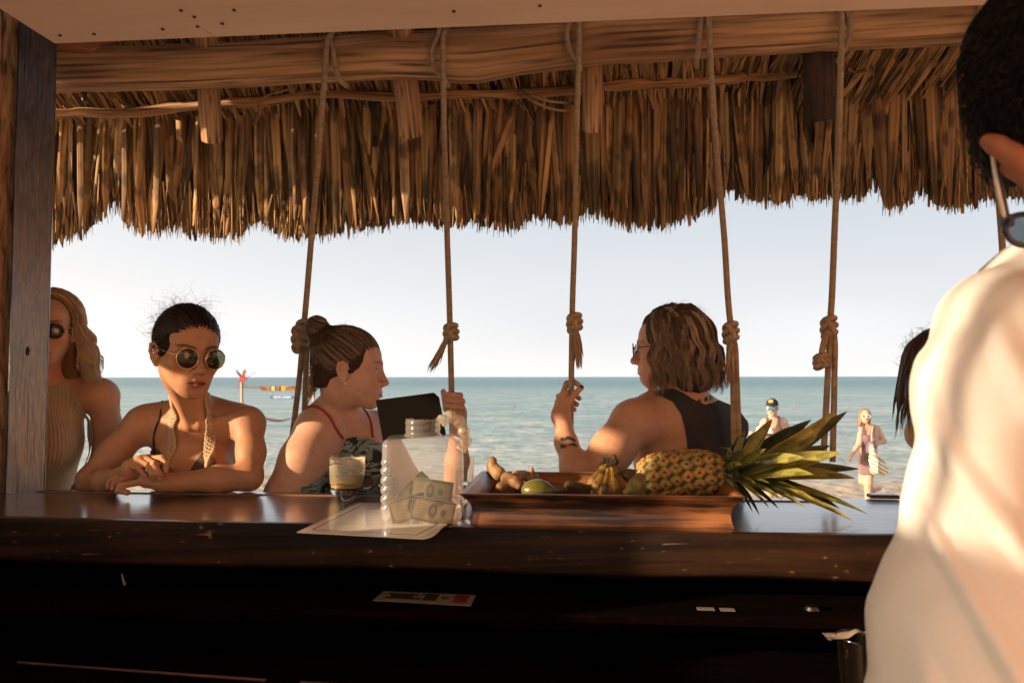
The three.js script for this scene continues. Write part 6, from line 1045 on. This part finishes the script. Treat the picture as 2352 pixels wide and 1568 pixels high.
  eyewear(t, Mh, { name: 'glasses', r: 0.022, sx: 1.1, rim: std({ color: lin(0.05, 0.03, 0.05), roughness: 0.3 }), thick: 0.0015, lens: phys({ color: lin(0.6, 0.6, 0.7), transmission: 1, thickness: 0, roughness: 0.02 }) });
}
// ---------------------------------------------------------------- 5: woman mostly hidden by the man in white
{
  seed(105);
  const Mh = headAt(2262, 864, 2.05, 55, 6, 0, 0.96), S = new Sculpt(); sculptHead(S, Mh, {}); S.cone(hl(Mh, 0, -0.055, -0.03), P(2150, 970, 2.15), 0.05, 0.055, 0.03).cone(P(2120, 1000, 2.15), P(2300, 1000, 2.15), 0.045, 0.045, 0.05).ell(P(2200, 1080, 2.2), V(0.12, 0.14, 0.1), 0.05).cone(P(2200, 1100, 2.2), P(2200, 1300, 2.2), 0.11, 0.13, 0.05);
  const t = person('woman with long brown hair mostly hidden behind the man in white', P(2200, 1300, 2.2)); part('body', S.mesh(0.005, { color: skinColor([0.48, 0.26, 0.16], [{ inv: Mh.clone().invert(), lip: [0.3, 0.1, 0.08] }]) }), M.skin(), t);
  const hm = M.hair(), br = [[0.06, 0.033, 0.02], [0.1, 0.056, 0.032], [0.035, 0.02, 0.013]];
  const S2 = new Sculpt().frame(Mh); S2.ell(V(0, 0.036, -0.022), V(0.084, 0.093, 0.104), 0.02).ell(V(0, -0.05, -0.06), V(0.08, 0.1, 0.05), 0.03).ell(V(0, -0.045, 0.09), V(0.063, 0.095, 0.085), 0.02, true).frame(null);
  part('hair', S2.mesh(0.005, { offset: (x, y, z) => 0.003 * noise3(x * 50, y * 20, z * 50), color: () => [0.03, 0.018, 0.012] }), hm, t);
  strandPart('hair_strands', hairGeo(looseHair(Mh, 900, { zr: () => rr(-1, 0.3), len: 0.21, vol: 0.12, wave: 0.007, freq: 5, bell: 0.018, r: 0.0011, tip: [0.13, 0.075, 0.045] }), 0.001, hairTone(br)), hm, t); strandPart('stray_hair', hairGeo(flyaways(Mh, 160, { reach: 0.05 }), 0.0004, hairTone(br)), hm, t);
}
// ---------------------------------------------------------------- 6: the man in white, close to the viewer, bending over
{
  seed(106);
  const t = person('man in a loose white shirt with black hair bending over, close at the right edge', P(2440, 1800, 0.95));
  const M1 = headFrame(P(2490, 235, 0.93), -62 * DEG, 62 * DEG, 0, 1.0), S = new Sculpt(); sculptHead(S, M1, { ears: [] }); S.cone(hl(M1, 0, -0.05, -0.035), P(2480, 560, 0.98), 0.055, 0.06, 0.03);
  // the ear, seen from behind
  const e = (x, y, d) => P(x, y, d); S.chain([e(2270, 324, 0.835), e(2292, 334, 0.83), e(2324, 354, 0.825), e(2352, 380, 0.83), e(2366, 412, 0.84)], [0.008, 0.0105, 0.0115, 0.0115, 0.011], 0.006).ell(e(2350, 380, 0.845), V(0.024, 0.016, 0.016), 0.01);
  S.cone(e(2400, 375, 0.87), e(2480, 480, 0.9), 0.03, 0.035, 0.03);
  part('body', S.mesh(0.0036, { color: skinColor([0.28, 0.105, 0.055]) }), M.skin(), t);
  const hm = M.hair({ roughness: 0.75, specularIntensity: 0.35 }), S2 = new Sculpt(); S2.chain(px([[2478, 20, 0.86], [2398, 120, 0.86], [2368, 235, 0.86]]), [0.085, 0.07, 0.058], 0.02).cone(P(2358, 250, 0.87), P(2322, 350, 0.88), 0.05, 0.026, 0.02).ell(P(2470, 160, 0.84), V(0.1, 0.11, 0.1), 0.02);
  S2.cone(P(2312, 345, 0.88), P(2318, 415, 0.89), 0.024, 0.006, 0.02);
  part('hair', S2.mesh(0.0032, { offset: (x, y, z) => 0.004 * noise3(x * 60, y * 60, z * 60) + 0.003 * noise3(x * 130, y * 130, z * 130), color: (p) => { const k = rr(0.6, 1.4); return [0.011 * k, 0.009 * k, 0.008 * k]; }, slack: 0.01 }), hm, t);
  const tf = []; for (let i = 0; i < 2600; i++) { const p = P(rr(2200, 2420), rr(-20, 400), rr(0.76, 0.9)), d0 = S2.at(p.x, p.y, p.z); if (Math.abs(d0) > 0.03) continue; S2.snap(p); const n = S2.normal(p), s = n.clone().cross(V(gauss(), gauss(), gauss())).normalize(), L = rr(0.012, 0.026), pts = []; for (let j = 0; j <= 6; j++) { const k = j / 6; pts.push(p.clone().addScaledVector(n, 0.006 * Math.sin(k * 2.6)).addScaledVector(s, L * k).add(V(0, 0.002 * Math.sin(k * 7), 0))); } tf.push({ pts, r: rr(0.0006, 0.0012) }); }
  strandPart('hair_strands', hairGeo(tf, 0.001, hairTone([[0.009, 0.007, 0.006], [0.018, 0.013, 0.011], [0.005, 0.004, 0.004]], 0.3)), hm, t);
  // sunglasses hanging forward from the ear
  const gl = new THREE.Group(); gl.name = 'sunglasses'; t.add(gl); const blk = std({ color: lin(0.012, 0.014, 0.03), roughness: 0.35 }), wh = std({ color: lin(0.6, 0.58, 0.55), roughness: 0.4 });
  part('temple', tube(curve(px([[2280, 345, 0.84], [2287, 400, 0.85], [2297, 450, 0.855], [2310, 505, 0.86]]), 20), 0.0038, 8, { flat: 0.6 }), wh, gl, false, 'white temple arm'); part('temple_edge', tube(curve(px([[2290, 350, 0.843], [2298, 400, 0.853], [2306, 450, 0.858], [2316, 502, 0.863]]), 20), 0.0026, 8), blk, gl);
  const lc = P(2362, 530, 0.885), rim = []; for (let i = 0; i <= 40; i++) { const a = i / 40 * 6.2832; rim.push(P(2362 + 52 * Math.sign(Math.cos(a)) * Math.pow(Math.abs(Math.cos(a)), 0.8), 528 + 36 * Math.sin(a) + 10 * Math.cos(a) * 0.3, 0.875 + 0.02 * Math.cos(a))); } part('rim', tube(rim, 0.0035, 8, { cap: false }), blk, gl);
  { const pos = [lc.x, lc.y, lc.z - 0.002], idx = []; rim.forEach((q) => pos.push(q.x, q.y, q.z)); for (let i = 1; i < rim.length; i++) idx.push(0, i, i + 1); part('lens', geom(pos, idx), phys({ color: lin(0.16, 0.22, 0.24), transmission: 0.95, thickness: 0, roughness: 0.04, side: THREE.DoubleSide }), gl); }
  part('hinge', box(P(2309, 505, 0.862).x - 0.005, P(2309, 505, 0.862).x + 0.008, P(2309, 505, 0.862).y - 0.008, P(2309, 505, 0.862).y + 0.006, P(2309, 505, 0.862).z - 0.004, P(2309, 505, 0.862).z + 0.006, 0.002), blk, gl);
  // the shirt: back, shoulder and loose sleeve with slanting folds
  const B = new Sculpt(); B.chain(px([[2470, 760, 0.98], [2470, 1150, 0.98], [2460, 1760, 0.96]]), [0.13, 0.15, 0.17], 0.03);
  B.chain(px([[2290, 765, 0.9], [2250, 900, 0.88], [2222, 1150, 0.87], [2190, 1420, 0.85], [2172, 1760, 0.84]]), [0.064, 0.062, 0.055, 0.079, 0.093], 0.04).cone(P(2440, 670, 1.0), P(2305, 745, 0.93), 0.055, 0.065, 0.04);
  const sd = V(0.55, -0.83, 0).normalize();
  part('white_shirt', B.mesh(0.0048, { offset: (x, y, z) => { const q = proj(V(x, y, z)), u = (q[0] - 2040) * 0.0042 + (q[1] - 700) * -0.0021, v = (q[0] * 0.45 + q[1] * 0.9) * 0.0016, w = noise3(u * 0.9 + 2, v, 3); return 0.01 * Math.pow(Math.max(0, Math.sin(u * 6.5 + 2.6 * w)), 1.6) * smooth(650, 800, q[1]) * smooth(2075, 2150, q[0]) + 0.003 * noise3(u * 2.2, v * 2, 7) + 0.002 * noise3(x * 30, y * 30, z * 30); }, slack: 0.02, color: (p) => { const k = 1 + 0.02 * noise3(p.x * 300, p.y * 300, p.z * 300); return [0.7 * k, 0.69 * k, 0.675 * k]; } }), std({ vertexColors: true, roughness: 0.85, bumpMap: null }), t);
}
// ---------------------------------------------------------------- walkers on the beach
{
  seed(107);
  const D = 12; // woman with a striped bag
  const Mh = headAt(1990, 955.5, D - 0.1, -10, -2, -3, 1.0), S = new Sculpt(); sculptHead(S, Mh, {});
  S.cone(hl(Mh, 0, -0.055, -0.03), P(1996, 981, D + 0.05), 0.045, 0.05, 0.03).cone(P(1982, 985, D), P(2013, 983, D + 0.05), 0.05, 0.05, 0.05).ell(P(1997, 1003, D + 0.03), V(0.14, 0.17, 0.1), 0.06).ell(P(1991, 1008, D - 0.06), V(0.06, 0.06, 0.06), 0.04).ell(P(2004, 1008, D - 0.06), V(0.06, 0.06, 0.06), 0.04).cone(P(1996, 1020, D + 0.03), P(1993, 1052, D + 0.04), 0.12, 0.15, 0.08);
  S.chain(px([[1980, 986, D], [1974, 1020, D - 0.05], [1954, 1048, D - 0.2]]), [0.05, 0.04, 0.028], 0.03).cone(P(1954, 1048, D - 0.2), P(1952, 1056, D - 0.22), 0.028, 0.03, 0.02);
  S.chain(px([[2015, 985, D + 0.05], [2031, 1013, D + 0.03], [2006, 1020, D - 0.2]]), [0.05, 0.04, 0.03], 0.03).ell(P(2003, 1021, D - 0.22), V(0.04, 0.04, 0.035), 0.02);
  S.chain(px([[1985, 1062, D], [1983, 1104, D - 0.05], [1992, 1150, D + 0.1], [2022, 1126, D + 0.45]]), [0.085, 0.06, 0.05, 0.035], 0.03); S.list.splice(-2, 2); S.chain(px([[1983, 1104, D - 0.05], [2006, 1126, D + 0.3], [2020, 1122, D + 0.45]]), [0.058, 0.04, 0.035], 0.03);
  S.chain(px([[1998, 1062, D], [1995, 1110, D - 0.12], [1995, 1176, D - 0.1]]), [0.085, 0.058, 0.036], 0.03).cone(P(1995, 1178, D - 0.1), P(1993, 1184, D - 0.24), 0.036, 0.03, 0.02);
  const t = person('barefoot woman walking up the beach in a mauve dress and white sunglasses', P(1995, 1186, D));
  part('body', S.mesh(0.011, { color: skinColor([0.62, 0.36, 0.25], [{ inv: Mh.clone().invert(), lip: [0.4, 0.14, 0.12] }]) }), M.skin(), t);
  part('dress', S.mesh(0.011, { offset: (x, y, z) => { const q = proj(V(x, y, z)); return 0.012 + 0.035 * smooth(1040, 1085, q[1]) + 0.008 * noise3(x * 14, y * 4, z * 14); }, slack: 0.05, clip: clipTo([[1979, 975], [1983, 975], [1985, 993], [1990, 999], [1997, 998], [2000, 990], [2005, 975], [2009, 975], [2011, 1000], [2012, 1020], [2012, 1060], [2009, 1089], [1974, 1089], [1976, 1060], [1979, 1030], [1978, 1000]]), color: (p) => { const k = 1 + 0.1 * noise3(p.x * 20, p.y * 20, p.z * 20); return [0.2 * k, 0.125 * k, 0.15 * k]; } }), std({ vertexColors: true, roughness: 0.85 }), t);
  const hs = new Sculpt().frame(Mh); hs.ell(V(0, 0.03, -0.02), V(0.086, 0.092, 0.106), 0.02).ell(V(-0.065, -0.08, -0.01), V(0.035, 0.11, 0.05), 0.03).ell(V(0.06, -0.06, -0.04), V(0.035, 0.09, 0.04), 0.03).ell(V(0, -0.05, 0.09), V(0.056, 0.1, 0.07), 0.015, true).frame(null); part('hair', hs.mesh(0.008, { offset: (x, y, z) => 0.006 * noise3(x * 40, y * 12, z * 40), color: (p) => { const k = 1 + 0.4 * noise3(p.x * 60, p.y * 15, p.z * 60); return [0.3 * k, 0.13 * k, 0.05 * k]; } }), M.hair(), t);
  eyewear(t, Mh, { r: 0.0225, sx: 1.2, rim: M.white, thick: 0.0045, lens: phys({ color: lin(0.06, 0.04, 0.16), roughness: 0.08 }), temple: 0.004 });
  const stripes = tex(8, 64, (u, v) => (Math.floor(v * 9) % 2 ? [0.96, 0.94, 0.88] : [0.72, 0.62, 0.48])), bag = thing('tote_bag', 'limp striped white tote bag carried by the woman in the mauve dress', 'bag', P(2018, 1090, D - 0.2)), bS = new Sculpt();
  bS.chain(px([[2004, 1026, D - 0.26], [2008, 1055, D - 0.24], [2010, 1080, D - 0.22]]), [0.035, 0.06, 0.075], 0.06).chain(px([[2008, 1040, D - 0.22], [2022, 1065, D - 0.18], [2029, 1080, D - 0.16]]), [0.03, 0.06, 0.075], 0.06);
  part('sack', bS.mesh(0.011, { offset: (x, y, z) => 0.012 * noise3(x * 20, y * 5, z * 20), slack: 0.02, uvf: (p) => [p.x * 2, (p.y * 0.9 + p.x * 0.5) * 4.2] }), std({ map: stripes, roughness: 0.9 }), bag);
  part('strap', tube(curve(px([[2004, 1026, D - 0.26], [2003, 1000, D - 0.16], [2006, 981, D - 0.06], [2010, 976, D + 0.03]]), 16), 0.022, 8, { flat: 0.5 }), std({ color: lin(0.6, 0.48, 0.36), roughness: 0.9 }), bag);
  solo('waist_pouch', box(P(1985, 1047, D - 0.2).x, P(2000, 1047, D - 0.2).x, P(1990, 1056, D - 0.2).y, P(1990, 1040, D - 0.2).y, P(1990, 1050, D - 0.2).z - 0.03, P(1990, 1050, D - 0.2).z + 0.04, 0.02), std({ color: lin(0.09, 0.07, 0.045), roughness: 0.8 }), 'olive waist pouch on the front of the mauve dress', 'pouch');
  // man with a cap and a food box
  const E = 11.6, Mm = headAt(1772, 938, E - 0.1, -22, 2, 0, 1.06), Z = new Sculpt(); sculptHead(Z, Mm, { jaw: 1.03 });
  Z.cone(hl(Mm, 0, -0.055, -0.03), P(1778, 962, E + 0.05), 0.058, 0.065, 0.03).cone(P(1759, 970, E), P(1797, 968, E + 0.05), 0.065, 0.07, 0.05).ell(P(1779, 995, E + 0.02), V(0.17, 0.22, 0.12), 0.06).cone(P(1779, 1010, E + 0.02), P(1779, 1060, E + 0.03), 0.15, 0.15, 0.08);
  Z.chain(px([[1799, 970, E + 0.05], [1814, 995, E + 0.05], [1795, 1012, E - 0.25]]), [0.062, 0.05, 0.035], 0.03).chain(px([[1757, 972, E], [1742, 1000, E - 0.05], [1768, 1001, E - 0.35]]), [0.062, 0.048, 0.035], 0.03).cone(P(1742, 998, E - 0.1), P(1726, 996, E - 0.3), 0.045, 0.035, 0.03);
  Z.chain(px([[1769, 1070, E], [1768, 1130, E - 0.1], [1768, 1192, E]]), [0.1, 0.07, 0.045], 0.03).chain(px([[1790, 1070, E], [1792, 1130, E - 0.1], [1794, 1192, E + 0.1]]), [0.1, 0.07, 0.045], 0.03);
  const u = person('man on the beach in a black cap, mirrored sunglasses and brown tank top', P(1779, 1194, E)); part('body', Z.mesh(0.011, { color: skinColor([0.62, 0.37, 0.27], [{ inv: Mm.clone().invert(), lip: [0.4, 0.16, 0.13] }]) }), M.skin(), u);
  part('tank_top', Z.mesh(0.011, { offset: () => 0.012, slack: 0.02, clip: clipTo([[1761, 958], [1764, 958], [1766, 976], [1772, 983], [1780, 982], [1785, 972], [1788, 955], [1792, 955], [1793, 975], [1800, 990], [1800, 1075], [1758, 1075], [1757, 985]]), color: () => [0.17, 0.1, 0.065] }), std({ vertexColors: true, roughness: 0.9 }), u);
  const cap = new Sculpt().frame(Mm); cap.ell(V(0, 0.055, -0.012), V(0.085, 0.085, 0.1), 0.01).ell(V(0, -0.02, 0), V(0.15, 0.06, 0.15), 0.006, true).ell(V(0, 0.045, 0.105), V(0.068, 0.012, 0.055), 0.012).frame(null); part('cap', cap.mesh(0.008, { color: () => [0.015, 0.015, 0.017] }), std({ vertexColors: true, roughness: 0.8 }), u);
  part('cap_badge', new THREE.SphereGeometry(0.04, 20, 8, 0, 6.2832, 0, 0.8).rotateX(Math.PI / 2).scale(1.05, 0.9, 0.25).translate(-0.004, 0.1, 0.072).applyMatrix4(Mm), std({ color: lin(0.7, 0.42, 0.06), roughness: 0.6 }), u);
  eyewear(u, Mm, { r: 0.025, sx: 1.2, rim: std({ color: lin(0.03, 0.03, 0.03), roughness: 0.4 }), thick: 0.003, lens: phys({ color: lin(0.05, 0.35, 0.55), metalness: 0.6, roughness: 0.1 }), temple: 0.004 });
  const b0 = P(1756, 989, E - 0.38), fb = thing('food_box', 'white takeaway food box held by the man in the cap', 'food box', b0); part('tray', new RoundedBoxGeometry(0.21, 0.045, 0.16, 2, 0.012).translate(b0.x, b0.y - 0.015, b0.z), M.white, fb); part('lid', new RoundedBoxGeometry(0.2, 0.045, 0.15, 2, 0.02).translate(b0.x, b0.y + 0.028, b0.z), M.white, fb);
}
for (const o of scene.children) o.traverse((m) => { if (m.isMesh) { m.castShadow = true; m.receiveShadow = true; } });
renderer.render(scene, camera);
